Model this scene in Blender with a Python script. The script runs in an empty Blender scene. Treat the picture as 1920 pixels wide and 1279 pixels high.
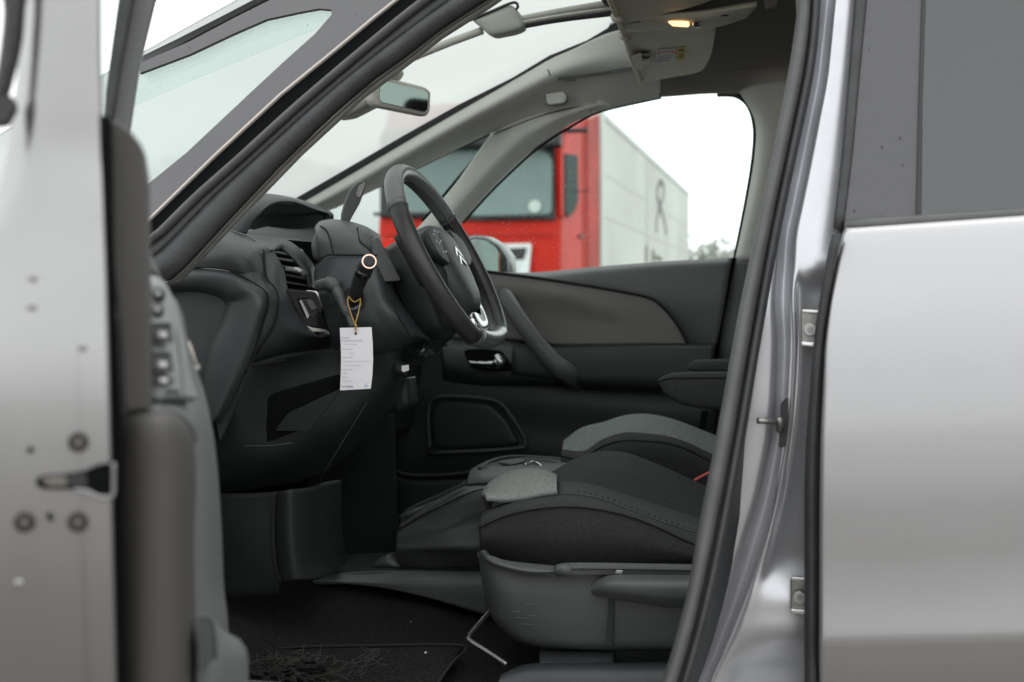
import bpy, bmesh, math, random
from mathutils import Vector, Matrix
random.seed(7)
C = bpy.context.scene.collection
R = math.radians
PI = math.pi
# ------------------------------------------------------------------ camera
CAMZ = 0.93
FPX = 2400.0
YAW, PITCH = R(13.0), R(-1.67)
cam_o = Vector((0, 0, CAMZ))
Rcam = Matrix.Rotation(YAW, 3, 'Z') @ Matrix.Rotation(PI/2 + PITCH, 3, 'X')
cd = bpy.data.cameras.new('camera'); cam = bpy.data.objects.new('camera', cd); C.objects.link(cam)
cam.location = cam_o; cam.rotation_euler = Rcam.to_euler()
cd.sensor_width = 36; cd.lens = 45; cd.clip_end = 2000; cd.clip_start = 0.02
cd.dof.use_dof = True; cd.dof.focus_distance = 2.25; cd.dof.aperture_fstop = 4.0; cd.dof.aperture_blades = 7
bpy.context.scene.camera = cam

def ray(px, py):
    return Rcam @ Vector(((px - 960) / FPX, -(py - 639.5) / FPX, -1.0))
def at(px, py, Y):
    d = ray(px, py); return cam_o + d * (Y / d.y)
def onp(px, py, pl):
    o, n = pl; d = ray(px, py)
    return cam_o + d * ((o - cam_o).dot(n) / d.dot(n))
def YP(Y): return (Vector((0, Y, 0)), Vector((0, 1, 0)))
# near body side (leans inward above the belt)
def NP(off=0.0):
    n = Vector((0, 1, -0.35)).normalized()
    return (Vector((0, 1.80 + off, 1.0)), n)
def FP(off=0.0):   # far body side, seen from inside
    n = Vector((0, 1, 0.32)).normalized()
    return (Vector((0, 3.44 + off, 1.0)), n)
# opened front door frame: H hinge, dd along the door, nn towards cabin side
H = Vector((-0.95, 1.75, 0)); dd = Vector((0.447, -0.894, 0)).normalized(); nn = Vector((0.894, 0.447, 0)).normalized()
def SP(s): return (H + dd * s, -dd)

# ------------------------------------------------------------------ materials
def col(r, g, b): 
    f = lambda v: (v/12.92 if v <= .04045 else ((v+.055)/1.055)**2.4)
    return (f(r), f(g), f(b), 1)
MATS = {}
def mat(name, base, rough=.5, metal=0, spec=.5, coat=0, noise=None, bump=None, emit=None, stretch=(1,1,1), rvar=0):
    """noise=(scale, amount) albedo variation, bump=(scale,strength)"""
    if name in MATS: return MATS[name]
    m = bpy.data.materials.new(name); m.use_nodes = True
    nt = m.node_tree; p = nt.nodes['Principled BSDF']
    b = (*base[:3], 1)
    p.inputs['Base Color'].default_value = b; p.inputs['Roughness'].default_value = rough
    p.inputs['Metallic'].default_value = metal; p.inputs['Specular IOR Level'].default_value = spec
    p.inputs['Coat Weight'].default_value = coat; p.inputs['Coat Roughness'].default_value = .08
    if emit:
        p.inputs['Emission Color'].default_value = (*emit[:3], 1); p.inputs['Emission Strength'].default_value = emit[3]
    tc = nt.nodes.new('ShaderNodeTexCoord'); mp = nt.nodes.new('ShaderNodeMapping'); mp.inputs['Scale'].default_value = stretch
    nt.links.new(tc.outputs['Object'], mp.inputs['Vector'])
    if noise:
        n = nt.nodes.new('ShaderNodeTexNoise'); n.inputs['Scale'].default_value = noise[0]; n.inputs['Detail'].default_value = 5
        nt.links.new(mp.outputs[0], n.inputs['Vector'])
        r = nt.nodes.new('ShaderNodeMapRange'); r.inputs['From Min'].default_value = .3; r.inputs['From Max'].default_value = .7
        r.inputs['To Min'].default_value = 1-noise[1]; r.inputs['To Max'].default_value = 1+noise[1]
        nt.links.new(n.outputs['Fac'], r.inputs['Value'])
        v = nt.nodes.new('ShaderNodeVectorMath'); v.operation = 'SCALE'; v.inputs[0].default_value = b[:3]
        nt.links.new(r.outputs[0], v.inputs['Scale']); nt.links.new(v.outputs[0], p.inputs['Base Color'])
    if rvar:
        n = nt.nodes.new('ShaderNodeTexNoise'); n.inputs['Scale'].default_value = 9; n.inputs['Detail'].default_value = 6
        nt.links.new(mp.outputs[0], n.inputs['Vector'])
        r = nt.nodes.new('ShaderNodeMapRange'); r.inputs['To Min'].default_value = rough-rvar; r.inputs['To Max'].default_value = rough+rvar
        nt.links.new(n.outputs['Fac'], r.inputs['Value']); nt.links.new(r.outputs[0], p.inputs['Roughness'])
    if bump:
        n = nt.nodes.new('ShaderNodeTexNoise'); n.inputs['Scale'].default_value = bump[0]; n.inputs['Detail'].default_value = 3
        nt.links.new(mp.outputs[0], n.inputs['Vector'])
        bn = nt.nodes.new('ShaderNodeBump'); bn.inputs['Strength'].default_value = bump[1]; bn.inputs['Distance'].default_value = .002
        nt.links.new(n.outputs['Fac'], bn.inputs['Height']); nt.links.new(bn.outputs[0], p.inputs['Normal'])
    MATS[name] = m; return m
def glass(name, tint, refl=.06, rough=0.0, gr=.3):
    m = bpy.data.materials.new(name); m.use_nodes = True; nt = m.node_tree; nt.nodes.clear()
    o = nt.nodes.new('ShaderNodeOutputMaterial'); t = nt.nodes.new('ShaderNodeBsdfTransparent'); t.inputs[0].default_value = (*tint, 1)
    g = nt.nodes.new('ShaderNodeBsdfGlossy'); g.inputs['Roughness'].default_value = rough; g.inputs[0].default_value = (.95, 1, 1, 1)
    f0 = nt.nodes.new('ShaderNodeLayerWeight'); f0.inputs['Blend'].default_value = .5
    f = nt.nodes.new('ShaderNodeMath'); f.operation = 'POWER'; f.inputs[1].default_value = 5
    nt.links.new(f0.outputs['Facing'], f.inputs[0])
    mr = nt.nodes.new('ShaderNodeMapRange'); mr.inputs['To Min'].default_value = refl; mr.inputs['To Max'].default_value = refl+gr
    mx = nt.nodes.new('ShaderNodeMixShader')
    nt.links.new(f.outputs[0], mr.inputs['Value']); nt.links.new(mr.outputs[0], mx.inputs[0])
    nt.links.new(t.outputs[0], mx.inputs[1]); nt.links.new(g.outputs[0], mx.inputs[2]); nt.links.new(mx.outputs[0], o.inputs[0])
    MATS[name] = m; return m

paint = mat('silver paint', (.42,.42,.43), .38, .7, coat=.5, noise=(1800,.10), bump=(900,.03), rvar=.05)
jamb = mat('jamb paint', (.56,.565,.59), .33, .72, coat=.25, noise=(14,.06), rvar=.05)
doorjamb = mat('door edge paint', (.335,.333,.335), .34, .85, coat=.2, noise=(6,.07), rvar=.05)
plas = mat('dark soft plastic', (.039,.044,.046), .42, spec=.6, bump=(700,.45), noise=(8,.16), rvar=.07)
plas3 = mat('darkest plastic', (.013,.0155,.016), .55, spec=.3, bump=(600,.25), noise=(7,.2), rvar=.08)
plas2 = mat('darker plastic', (.020,.0235,.0245), .5, spec=.4, bump=(600,.25), noise=(8,.15))
plasc = mat('console plastic', (.068,.071,.071), .5, bump=(600,.25), noise=(8,.1))
plasl = mat('mid grey plastic', (.084,.088,.088), .44, spec=.5, bump=(600,.2), noise=(5,.1))
plasw = mat('warm grey plastic', (.060,.057,.053), .55, spec=.5, bump=(500,.2), noise=(5,.1))
gloss = mat('black gloss', (.008,.009,.010), .12, spec=.5)
matte = mat('black void', (.004,.0045,.005), .85, spec=.1)
doorgrey = mat('door grey plastic', (.105,.11,.112), .5, bump=(500,.2), noise=(5,.1))
rubber = mat('black rubber', (.035,.036,.038), .5, spec=.45, noise=(30,.2), bump=(160,.35), rvar=.1)
rubber2 = mat('grey rubber', (.085,.086,.088), .5, spec=.5, noise=(20,.15), bump=(120,.3))
frit = mat('grey frit band', (.105,.105,.11), .35, spec=.6, noise=(6,.05))
applique = mat('pillar applique', (.06,.06,.065), .3, spec=.7, noise=(60,.06))
trimc = mat('pillar trim fabric', (.62,.62,.58), .8, spec=.2, bump=(900,.35), noise=(4,.05))
cream = mat('cream edge trim', (.50,.46,.42), .7)
edget = mat('taupe edge trim', (.24,.22,.20), .7)
headl = mat('headliner', (.21,.20,.18), .95, spec=.1, bump=(1200,.4), noise=(6,.06))
railm = mat('rail vinyl', (.62,.62,.56), .5)
visorm = mat('visor vinyl', (.62,.61,.50), .6, bump=(500,.2), noise=(7,.05))
fab = mat('black seat cloth', (.038,.039,.039), .9, spec=.15, bump=(1400,.9), noise=(450,.35))
fabp = mat('black bolster cloth', (.048,.050,.050), .85, spec=.2, bump=(1200,.7), noise=(300,.25))
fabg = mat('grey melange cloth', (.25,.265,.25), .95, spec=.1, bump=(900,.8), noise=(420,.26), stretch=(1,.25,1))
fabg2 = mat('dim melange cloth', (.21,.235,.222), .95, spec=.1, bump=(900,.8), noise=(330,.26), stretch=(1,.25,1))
doorcl = mat('door insert cloth', (.185,.178,.170), .9, spec=.15, bump=(1100,.5), noise=(5,.06))
carpet = mat('carpet', (.020,.020,.021), 1, spec=.05, bump=(500,1.0), noise=(300,.6))
matcl = mat('mat cloth', (.022,.021,.020), 1, spec=.05, bump=(350,1.0), noise=(200,.5))
thread = mat('loose fibre', (.065,.063,.06), .9)
leather = mat('wheel leather', (.030,.030,.031), .38, spec=.5, bump=(450,.25), noise=(40,.1), rvar=.08)
leather2 = mat('smooth leather with sky sheen', (.14,.145,.147), .3, spec=.55, bump=(700,.15), rvar=.05)  # base lightened to carry the sky's sheen on the rim top
chrome = mat('satin chrome', (.62,.63,.63), .2, 1, rvar=.05)
silverp = mat('silver plastic', (.42,.43,.43), .35, .8)
steel = mat('zinc steel', (.30,.295,.28), .35, .9, noise=(60,.2))
seamm = mat('stitch thread', (.10,.105,.105), .8)
seamd = mat('dark seam', (.006,.006,.007), .9)
white = mat('white icon', (.7,.7,.7), .5)
paper = mat('white card', (.78,.77,.80), .7, noise=(20,.02))
ink = mat('grey ink', (.42,.42,.46), .8)
inkd = mat('dark ink', (.10,.10,.12), .8)
inkb = mat('blue ink', (.45,.53,.75), .8)
gold = mat('gold cord', (.42,.27,.08), .55)
red = mat('truck red', (.56,.024,.012), .5, spec=.2, noise=(1.5,.12), rvar=.08)
redf = mat('dirty truck red', (.40,.04,.03), .6, spec=.2, noise=(1.2,.3))
trailm = mat('trailer wall', (.62,.63,.58), .6, spec=.3, noise=(.5,.12))
trucblk = mat('truck black', (.02,.02,.022), .5)
whitem = mat('white truck panel', (.78,.80,.80), .5, noise=(.6,.03))
cabin = mat('truck cabin dark', (.05,.075,.07), .6)
mirrorm = mat('mirror glass', (.55,.6,.58), .03, 1)
orange = mat('orange reflection', (.75,.25,.06), .3)
beltm = mat('red buckle', (.6,.1,.08), .4)
redmark = mat('red print', (.55,.06,.07), .6)
yellow = mat('yellow print', (.62,.5,.06), .6)
lampm = mat('lit lamp', (.9,.6,.35), .4, emit=(1,.50,.20,3.0))
lens = mat('lamp lens', (.5,.45,.4), .3)
gw = glass('windscreen glass', (.93,.96,.945), .015, gr=.04)
def misted(m, fac, c):
    nt = m.node_tree; o = [n for n in nt.nodes if n.type=='OUTPUT_MATERIAL'][0]; src = o.inputs[0].links[0].from_socket
    t = nt.nodes.new('ShaderNodeBsdfTranslucent'); t.inputs[0].default_value = (*c, 1)
    n = nt.nodes.new('ShaderNodeTexNoise'); n.inputs['Scale'].default_value = 2.5
    tc = nt.nodes.new('ShaderNodeTexCoord'); nt.links.new(tc.outputs['Object'], n.inputs['Vector'])
    r = nt.nodes.new('ShaderNodeMapRange'); r.inputs['To Min'].default_value = fac-.1; r.inputs['To Max'].default_value = fac+.1
    nt.links.new(n.outputs['Fac'], r.inputs['Value'])
    mx = nt.nodes.new('ShaderNodeMixShader'); nt.links.new(r.outputs[0], mx.inputs[0]); nt.links.new(src, mx.inputs[1]); nt.links.new(t.outputs[0], mx.inputs[2]); nt.links.new(mx.outputs[0], o.inputs[0])
misted(gw, .66, (.52,.535,.525))
gs = glass('side glass', (.93,.975,.96), .02)
gq = glass('quarter glass', (.93,.955,.95), .03)
gt = glass('tinted glass', (.105,.115,.12), .10)
gtr = glass('truck glass', (.42,.50,.48), .10)

# ------------------------------------------------------------------ helpers
def empty(name, loc, label, cat, group=None, kind=None):
    o = bpy.data.objects.new(name, None); C.objects.link(o); o.location = loc; o.empty_display_size = .1
    o['label'] = label; o['category'] = cat
    if group: o['group'] = group
    if kind: o['kind'] = kind
    return o
def tag(o, label=None, cat=None, group=None, kind=None):
    for k, v in (('label', label), ('category', cat), ('group', group), ('kind', kind)):
        if v: o[k] = v
    return o
def mk(name, verts, faces, m, parent=None, smooth=True, solid=0, bevel=0, seg=2, soff=1, merge=True, subd=0, label=None):
    me = bpy.data.meshes.new(name); me.from_pydata([tuple(v) for v in verts], [], faces); me.update()
    bm = bmesh.new(); bm.from_mesh(me)
    if merge: bmesh.ops.remove_doubles(bm, verts=bm.verts, dist=1e-6)
    bmesh.ops.recalc_face_normals(bm, faces=bm.faces); bm.to_mesh(me); bm.free()
    me.materials.append(m)
    if smooth:
        me.polygons.foreach_set('use_smooth', [True]*len(me.polygons))
    o = bpy.data.objects.new(name, me); C.objects.link(o)
    if solid:
        s = o.modifiers.new('s', 'SOLIDIFY'); s.thickness = solid; s.offset = soff
    if bevel:
        b = o.modifiers.new('b', 'BEVEL'); b.width = bevel; b.segments = seg; b.limit_method = 'ANGLE'; b.angle_limit = R(35)
        b.harden_normals = False
    if subd:
        s = o.modifiers.new('u', 'SUBSURF'); s.levels = subd; s.render_levels = subd
    if smooth and bevel:
        w = o.modifiers.new('w', 'WEIGHTED_NORMAL'); w.keep_sharp = False
    if parent:
        o.parent = parent
        if parent.type == 'EMPTY': o.matrix_parent_inverse = Matrix.Translation(-parent.location)
    if label: o['label'] = label
    return o
def sm(pts, n=6, closed=True):
    """Catmull-Rom smoothing of a list of tuples of any length"""
    out = []; N = len(pts)
    rng = range(N) if closed else range(N-1)
    for i in rng:
        if closed: a, b, c, d = pts[i-1], pts[i], pts[(i+1) % N], pts[(i+2) % N]
        else: a, b, c, d = pts[max(i-1,0)], pts[i], pts[i+1], pts[min(i+2, N-1)]
        for k in range(n):
            t = k/n
            out.append(tuple(.5*((2*q)+(-p+r)*t+(2*p-5*q+4*r-s)*t*t+(-p+3*q-3*r+s)*t**3) for p, q, r, s in zip(a, b, c, d)))
    if not closed: out.append(tuple(pts[-1]))
    return out
def rnd(poly, r=8, n=4):
    """round the corners of a pixel polygon"""
    out = []; N = len(poly)
    for i in range(N):
        a, b, c = Vector(poly[i-1][:2]), Vector(poly[i][:2]), Vector(poly[(i+1) % N][:2])
        u, v = a-b, c-b
        rr = min(r, u.length*.45, v.length*.45)
        p, q = b+u.normalized()*rr, b+v.normalized()*rr
        for k in range(n+1):
            t = k/n; w = p*(1-t)**2+b*2*t*(1-t)+q*t*t
            out.append((w.x, w.y))
    return out
def plate(name, parent, m, poly, pl, th=.01, bevel=0, r=0, smooth=True, label=None, seg=2, shift=0):
    """pixel outline laid on a real plane, given thickness along the plane normal (away from viewer)"""
    if r: poly = rnd(poly, r)
    if not isinstance(pl, tuple): pl = YP(pl)
    n = pl[1]; V = [onp(x, y, pl) + n*shift for x, y in poly]; N = len(V)
    V2 = [v + n*th for v in V]
    F = [tuple(range(N)), tuple(range(2*N-1, N-1, -1))] + [(i, (i+1) % N, N+(i+1) % N, N+i) for i in range(N)]
    return mk(name, V+V2, F, m, parent, smooth and bevel > 0, bevel=bevel, seg=seg, label=label)
def slab(name, parent, m, pts, th=.01, r=0, bevel=0, label=None, d=None):
    """pts (px,py,Y) non-planar outline; fan around centre; thickness along d (default +y)"""
    V = [at(*p) for p in pts]; N = len(V); d = d or Vector((0, 1, 0))
    c = sum(V, Vector())/N; V2 = [v+d*th for v in V]; c2 = c+d*th
    A = V+[c]+V2+[c2]
    F = [(i, (i+1) % N, N) for i in range(N)] + [(N+1+(i+1) % N, N+1+i, 2*N+1) for i in range(N)] + [(i, (i+1) % N, N+1+(i+1) % N, N+1+i) for i in range(N)]
    return mk(name, A, F, m, parent, bevel > 0, bevel=bevel, label=label)
def grid(P, nu=6, nv=6):
    rows = [sm(r, nu, False) for r in P]
    cols = [sm([rw[j] for rw in rows], nv, False) for j in range(len(rows[0]))]
    return [[cols[j][i] for j in range(len(cols))] for i in range(len(cols[0]))]
def patch(name, parent, m, P, th=.006, nu=6, nv=6, label=None, soff=1, world=False):
    G = grid(P, nu, nv); h, w = len(G), len(G[0])
    V = [Vector(p) if world else at(*p) for r in G for p in r]
    F = [(i*w+j, i*w+j+1, (i+1)*w+j+1, (i+1)*w+j) for i in range(h-1) for j in range(w-1)]
    o = mk(name, V, F, m, parent, True, merge=False, label=label)
    # make normals face the viewer, then thicken away from it
    me = o.data
    c = me.polygons[len(me.polygons)//2]
    if c.normal.dot(cam_o - c.center) < 0: me.flip_normals()
    if th:
        s = o.modifiers.new('s', 'SOLIDIFY'); s.thickness = th; s.offset = -1
    return o
def puff(name, parent, m, poly, Y, depth, back=0, rings=7, r=0, label=None, p=2.0, pl=None):
    """pillow: outline in pixels on plane, centre bulging towards the viewer; closed flat back"""
    if r: poly = rnd(poly, r)
    N = len(poly); cx = sum(q[0] for q in poly)/N; cy = sum(q[1] for q in poly)/N
    pl = pl or YP(Y); n = pl[1]; V = []
    base = [onp(x, y, pl) for x, y in poly]; c0 = onp(cx, cy, pl)
    V += [b + n*back for b in base]
    for k in range(rings):
        a = (k/rings)*PI/2; s = math.cos(a)**(2/p) if k else 1; hgt = math.sin(a)**(2/p)*depth if k else 0
        V += [c0 + (b-c0)*s - n*hgt for b in base]
    V.append(c0 - n*depth)
    F = [tuple(range(N-1, -1, -1))]
    for k in range(rings):
        F += [(k*N+i, k*N+(i+1) % N, (k+1)*N+(i+1) % N, (k+1)*N+i) for i in range(N)]
    F += [(rings*N+i, rings*N+(i+1) % N, len(V)-1) for i in range(N)]
    return mk(name, V, F, m, parent, True, label=label)
def tubew(name, parent, m, pts, rad, n=10, sec=(1, 1), up=None, closed=False, label=None, caps=True):
    """tube through world points, radius float or list"""
    N = len(pts); V = []; F = []
    pts = [Vector(p) for p in pts]
    prev = None
    for i, p in enumerate(pts):
        if closed: t = (pts[(i+1) % N]-pts[i-1]).normalized()
        else: t = (pts[min(i+1, N-1)]-pts[max(i-1, 0)]).normalized()
        if up is not None: a = (up - t*up.dot(t)).normalized()
        else:
            if prev is None: a = t.orthogonal().normalized()
            else: a = (prev - t*prev.dot(t)).normalized()
            prev = a
        b = t.cross(a); rr = rad[i] if isinstance(rad, (list, tuple)) else rad
        for k in range(n):
            an = 2*PI*k/n; V.append(p + a*math.cos(an)*rr*sec[0] + b*math.sin(an)*rr*sec[1])
    for i in range(N if closed else N-1):
        j = (i+1) % N
        F += [(i*n+k, i*n+(k+1) % n, j*n+(k+1) % n, j*n+k) for k in range(n)]
    if not closed and caps: F += [tuple(range(n)), tuple(range((N-1)*n+n-1, (N-1)*n-1, -1))]
    return mk(name, V, F, m, parent, True, merge=False, label=label)
def tube(name, parent, m, pts, rad, n=10, s=6, **k):
    q = sm(pts, s, False) if s > 1 else pts
    return tubew(name, parent, m, [at(*p) for p in q], rad if not isinstance(rad, (list,tuple)) else
                 [rad[min(int(i/len(q)*len(rad)), len(rad)-1)] for i in range(len(q))], n, **k)
def boxw(name, parent, m, x0, x1, y0, y1, z0, z1, bevel=0, label=None, seg=2):
    V = [Vector((x, y, z)) for x in (x0, x1) for y in (y0, y1) for z in (z0, z1)]
    F = [(0,1,3,2),(4,6,7,5),(0,4,5,1),(2,3,7,6),(0,2,6,4),(1,5,7,3)]
    return mk(name, V, F, m, parent, bevel > 0, bevel=bevel, seg=seg, label=label)
def disc(name, parent, m, c, n, r, th=.002, seg=24, r2=None, label=None, bevel=0):
    n = Vector(n).normalized(); a = n.orthogonal().normalized(); b = n.cross(a)
    V = []; 
    for kk, off in ((0, 0), (1, th)):
        rr = r if kk == 0 or r2 is None else r2
        V += [Vector(c)+n*off+a*math.cos(2*PI*i/seg)*rr+b*math.sin(2*PI*i/seg)*rr for i in range(seg)]
    F = [tuple(range(seg)), tuple(range(2*seg-1, seg-1, -1))]+[(i, (i+1) % seg, seg+(i+1) % seg, seg+i) for i in range(seg)]
    return mk(name, V, F, m, parent, bevel > 0, bevel=bevel, label=label)
def join_lines(name, parent, m, lines, rad, n=6, conv=None):
    V = []; F = []
    for ln in lines:
        pts = [Vector(p) if conv is None else conv(*p) for p in ln]; N = len(pts)
        for i, p in enumerate(pts):
            t = (pts[min(i+1, N-1)]-pts[max(i-1, 0)]).normalized(); a = t.orthogonal().normalized(); b = t.cross(a); s0 = len(V)
            for k in range(n):
                an = 2*PI*k/n; V.append(p+a*math.cos(an)*rad+b*math.sin(an)*rad)
            if i: F += [(s0-n+k, s0-n+(k+1) % n, s0+(k+1) % n, s0+k) for k in range(n)]
    return mk(name, V, F, m, parent, True, merge=False)
def textpx(name, parent, m, txt, px, py, size, pl, shift=-.0006, conv=None, shear=0, sx=1.0, drop=0):
    """lettering set flat on a real surface; px,py is the left baseline, size cap height in photo pixels"""
    cu = bpy.data.curves.new(name, 'FONT'); cu.body = txt; cu.size = 1
    tmp = bpy.data.objects.new('tmp', cu); C.objects.link(tmp)
    dg = bpy.context.evaluated_depsgraph_get(); me = bpy.data.meshes.new_from_object(tmp.evaluated_get(dg))
    bpy.data.objects.remove(tmp)
    k = size/.7
    V = []
    for v in me.vertices:
        u, w = v.co.x*k*sx, v.co.y*k
        if conv: V.append(conv(u, w))
        else: V.append(onp(px+u, py-w+u*drop, pl)+pl[1]*shift)
    F = [tuple(p.vertices) for p in me.polygons]
    return mk(name, V, F, m, parent, False, merge=False)

# ================================================================== WORLD
w = bpy.data.worlds.new('World'); bpy.context.scene.world = w; w.use_nodes = True
nt = w.node_tree; bg = nt.nodes['Background']
sky = nt.nodes.new('ShaderNodeTexSky'); sky.sky_type = 'NISHITA'; sky.sun_disc = False
SUN_EL, SUN_ROT = R(72), R(50)
sky.sun_elevation = SUN_EL; sky.sun_rotation = SUN_ROT; sky.dust_density = 6; sky.air_density = 1.5
tcw = nt.nodes.new('ShaderNodeTexCoord'); nz = nt.nodes.new('ShaderNodeTexNoise'); nz.inputs['Scale'].default_value = 1.6; nz.inputs['Detail'].default_value = 4
mr = nt.nodes.new('ShaderNodeMapRange'); mr.inputs['To Min'].default_value = 17.0; mr.inputs['To Max'].default_value = 21
cmb = nt.nodes.new('ShaderNodeVectorMath'); cmb.operation = 'SCALE'; cmb.inputs[0].default_value = (.985, 1.0, 1.0)
mxw = nt.nodes.new('ShaderNodeMix'); mxw.data_type = 'RGBA'; mxw.inputs[0].default_value = .93
nt.links.new(tcw.outputs['Generated'], nz.inputs['Vector']); nt.links.new(nz.outputs['Fac'], mr.inputs['Value']); nt.links.new(mr.outputs[0], cmb.inputs['Scale'])
nt.links.new(sky.outputs[0], mxw.inputs[6]); nt.links.new(cmb.outputs[0], mxw.inputs[7]); nt.links.new(mxw.outputs[2], bg.inputs['Color'])
bg.inputs['Strength'].default_value = .1
sl = bpy.data.lights.new('sun', 'SUN'); sl.energy = .7; sl.angle = R(35); sl.color = (1, .97, .93)
so = bpy.data.objects.new('sun', sl); C.objects.link(so); so.rotation_euler = (R(-12), R(14), 0); so.location = (0, -3, 8)
vs = bpy.context.scene.view_settings; vs.view_transform = 'Standard'; vs.look = 'None'; vs.exposure = 0; vs.gamma = 1; vs.use_curve_mapping = False

# ground
gm = mat('wet asphalt', (.135,.120,.102), .6, noise=(1.3,.25), bump=(60,.4))
g = mk('ground', [(-400,-400,0),(400,-400,0),(400,400,0),(-400,400,0)], [(0,1,2,3)], gm, None, False); tag(g, kind='structure', label='grey damp asphalt yard')

# ================================================================== CAR
car = empty('car', (0.2, 2.65, 0), 'silver grey people carrier with its front door open and dark cloth interior', 'car')
# ---- body shell (roof, floor, far side, front, back)
body = mk('body', *(lambda: (
    [Vector(v) for v in [(-.15,2.02,1.68),(2.3,2.02,1.68),(2.3,3.28,1.68),(-.15,3.28,1.68),(-.15,2.02,1.71),(2.3,2.02,1.71),(2.3,3.28,1.71),(-.15,3.28,1.71)]],
    [(0,1,2,3),(7,6,5,4),(0,4,5,1),(1,5,6,2),(2,6,7,3),(3,7,4,0)]))(), paint, car, False)
# roof crown strips joining roof to near cant rail
def wpatch(name, m, P, th=.01, nu=4, nv=4, parent=car): return patch(name, parent, m, P, th, nu, nv, world=True)
wpatch('roof_rail', paint, [[(-.55,1.955,1.42),(-.15,1.975,1.57),(.6,1.98,1.66),(2.3,1.98,1.59)],[(-.50,1.985,1.47),(-.15,2.0,1.64),(.6,2.01,1.67),(2.3,2.01,1.67)],[(-.45,2.06,1.57),(-.15,2.06,1.69),(.6,2.06,1.70),(2.3,2.06,1.70)]])
wpatch('roof_rail', paint, [[(-.45,3.24,1.57),(-.15,3.24,1.69),(.6,3.24,1.70),(2.3,3.24,1.70)],[(-.5,3.31,1.46),(-.15,3.32,1.55),(.6,3.33,1.66),(2.3,3.33,1.66)]])
boxw('floor_pan', car, plas2, -1.3, 2.3, 1.86, 3.44, .16, .24)
boxw('sill', car, paint, -1.0, 2.3, 1.745, 1.90, .18, .33, .02)
boxw('bulkhead', car, matte, -1.45, -1.38, 1.9, 3.4, .2, .98)
boxw('far_side_panel', car, paint, -1.5, 2.3, 3.47, 3.56, .2, .97, .02)
boxw('tailgate', car, paint, 2.28, 2.34, 1.86, 3.44, .2, 1.0, .01)
boxw('rear_window', car, glass('tailgate glass', (.55,.6,.58), .05), 2.29, 2.31, 1.95, 3.36, 1.0, 1.58)
# bonnet and scuttle in front of the screen
wpatch('bonnet', paint, [[(-2.5,1.95,.70),(-2.1,1.9,.86),(-1.75,1.88,.95)],[(-2.6,2.65,.76),(-2.1,2.65,.92),(-1.75,2.65,.99)],[(-2.5,3.35,.70),(-2.1,3.40,.86),(-1.75,3.42,.95)]])
boxw('scuttle', car, plas2, -1.80, -1.25, 1.95, 3.35, .88, .93)
boxw('hinge_pillar', car, paint, -1.10, -1.03, 1.79, 1.86, .3, .98, .01)
boxw('front_wing', car, paint, -2.3, -1.02, 1.78, 1.84, .35, .86, .02)
# ---- headliner
hl = patch('headliner', car, headl, [
    [(-.42,2.03,1.505),(-.1,2.03,1.53),(.3,2.03,1.535),(.8,2.03,1.535),(2.2,2.03,1.53)],
    [(-.42,2.2,1.545),(-.1,2.2,1.575),(.3,2.2,1.58),(.8,2.2,1.58),(2.2,2.2,1.57)],
    [(-.42,2.65,1.56),(-.1,2.65,1.585),(.3,2.65,1.59),(.8,2.65,1.59),(2.2,2.65,1.58)],
    [(-.42,3.05,1.55),(-.1,3.08,1.575),(.3,3.08,1.58),(.8,3.08,1.58),(2.2,3.08,1.57)],
    [(-.42,3.24,1.50),(-.1,3.26,1.515),(.3,3.26,1.51),(.8,3.26,1.51),(2.2,3.26,1.50)]], .006, world=True)

# ---- far side: pillars, rail
far_rail = patch('roof_side_trim', car, headl, [
    [(1195,50,3.145),(1215,50,3.14),(1240,50,3.14),(1300,50,3.12),(1420,40,3.12),(1560,30,3.12)],
    [(1236,104,3.16),(1242,104,3.16),(1250,103,3.17),(1300,100,3.2),(1420,95,3.2),(1560,95,3.2)],
    [(1236,142,3.22),(1242,142,3.22),(1250,142,3.23),(1300,140,3.27),(1420,135,3.27),(1560,135,3.27)],
    [(1236,182,3.305),(1242,182,3.31),(1260,181,3.31),(1330,176,3.31),(1395,176,3.31),(1560,170,3.31)]], .02, label='dark headliner edge over the far window')
# A pillar main band
apil = patch('windscreen_pillar_trim', car, trimc, [
    [(480,412,3.34),(560,374,3.32),(700,293,3.29),(860,204,3.25),(960,152,3.22),(1030,112,3.20),(1075,92,3.18),(1140,62,3.15),(1200,50,3.14)],
    [(500,420,3.30),(585,385,3.27),(720,310,3.24),(880,220,3.20),(980,168,3.18),(1050,135,3.17),(1110,118,3.16),(1170,112,3.15),(1238,104,3.15)],
    [(520,425,3.33),(605,392,3.31),(730,330,3.29),(890,245,3.26),(1000,195,3.24),(1070,168,3.23),(1120,160,3.22),(1180,150,3.21),(1238,140,3.21)],
    [(530,430,3.36),(622,393,3.345),(745,335,3.33),(925,248,3.305),(1000,228,3.295),(1060,216,3.29),(1120,209,3.29),(1180,195,3.295),(1238,183,3.30)],
    ], .02)
bpil = patch('quarter_pillar_trim', car, trimc, [
    [(740,470,3.39),(792,418,3.37),(850,350,3.345),(924,246,3.31),(950,228,3.295),(1005,212,3.285),(1090,196,3.28)],
    [(780,480,3.35),(822,425,3.33),(880,355,3.31),(965,265,3.27),(1010,238,3.26),(1060,215,3.25),(1120,195,3.25)],
    [(820,480,3.37),(868,415,3.36),(930,345,3.335),(1010,272,3.31),(1080,228,3.295),(1130,206,3.29),(1150,202,3.285)]], .02)
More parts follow.
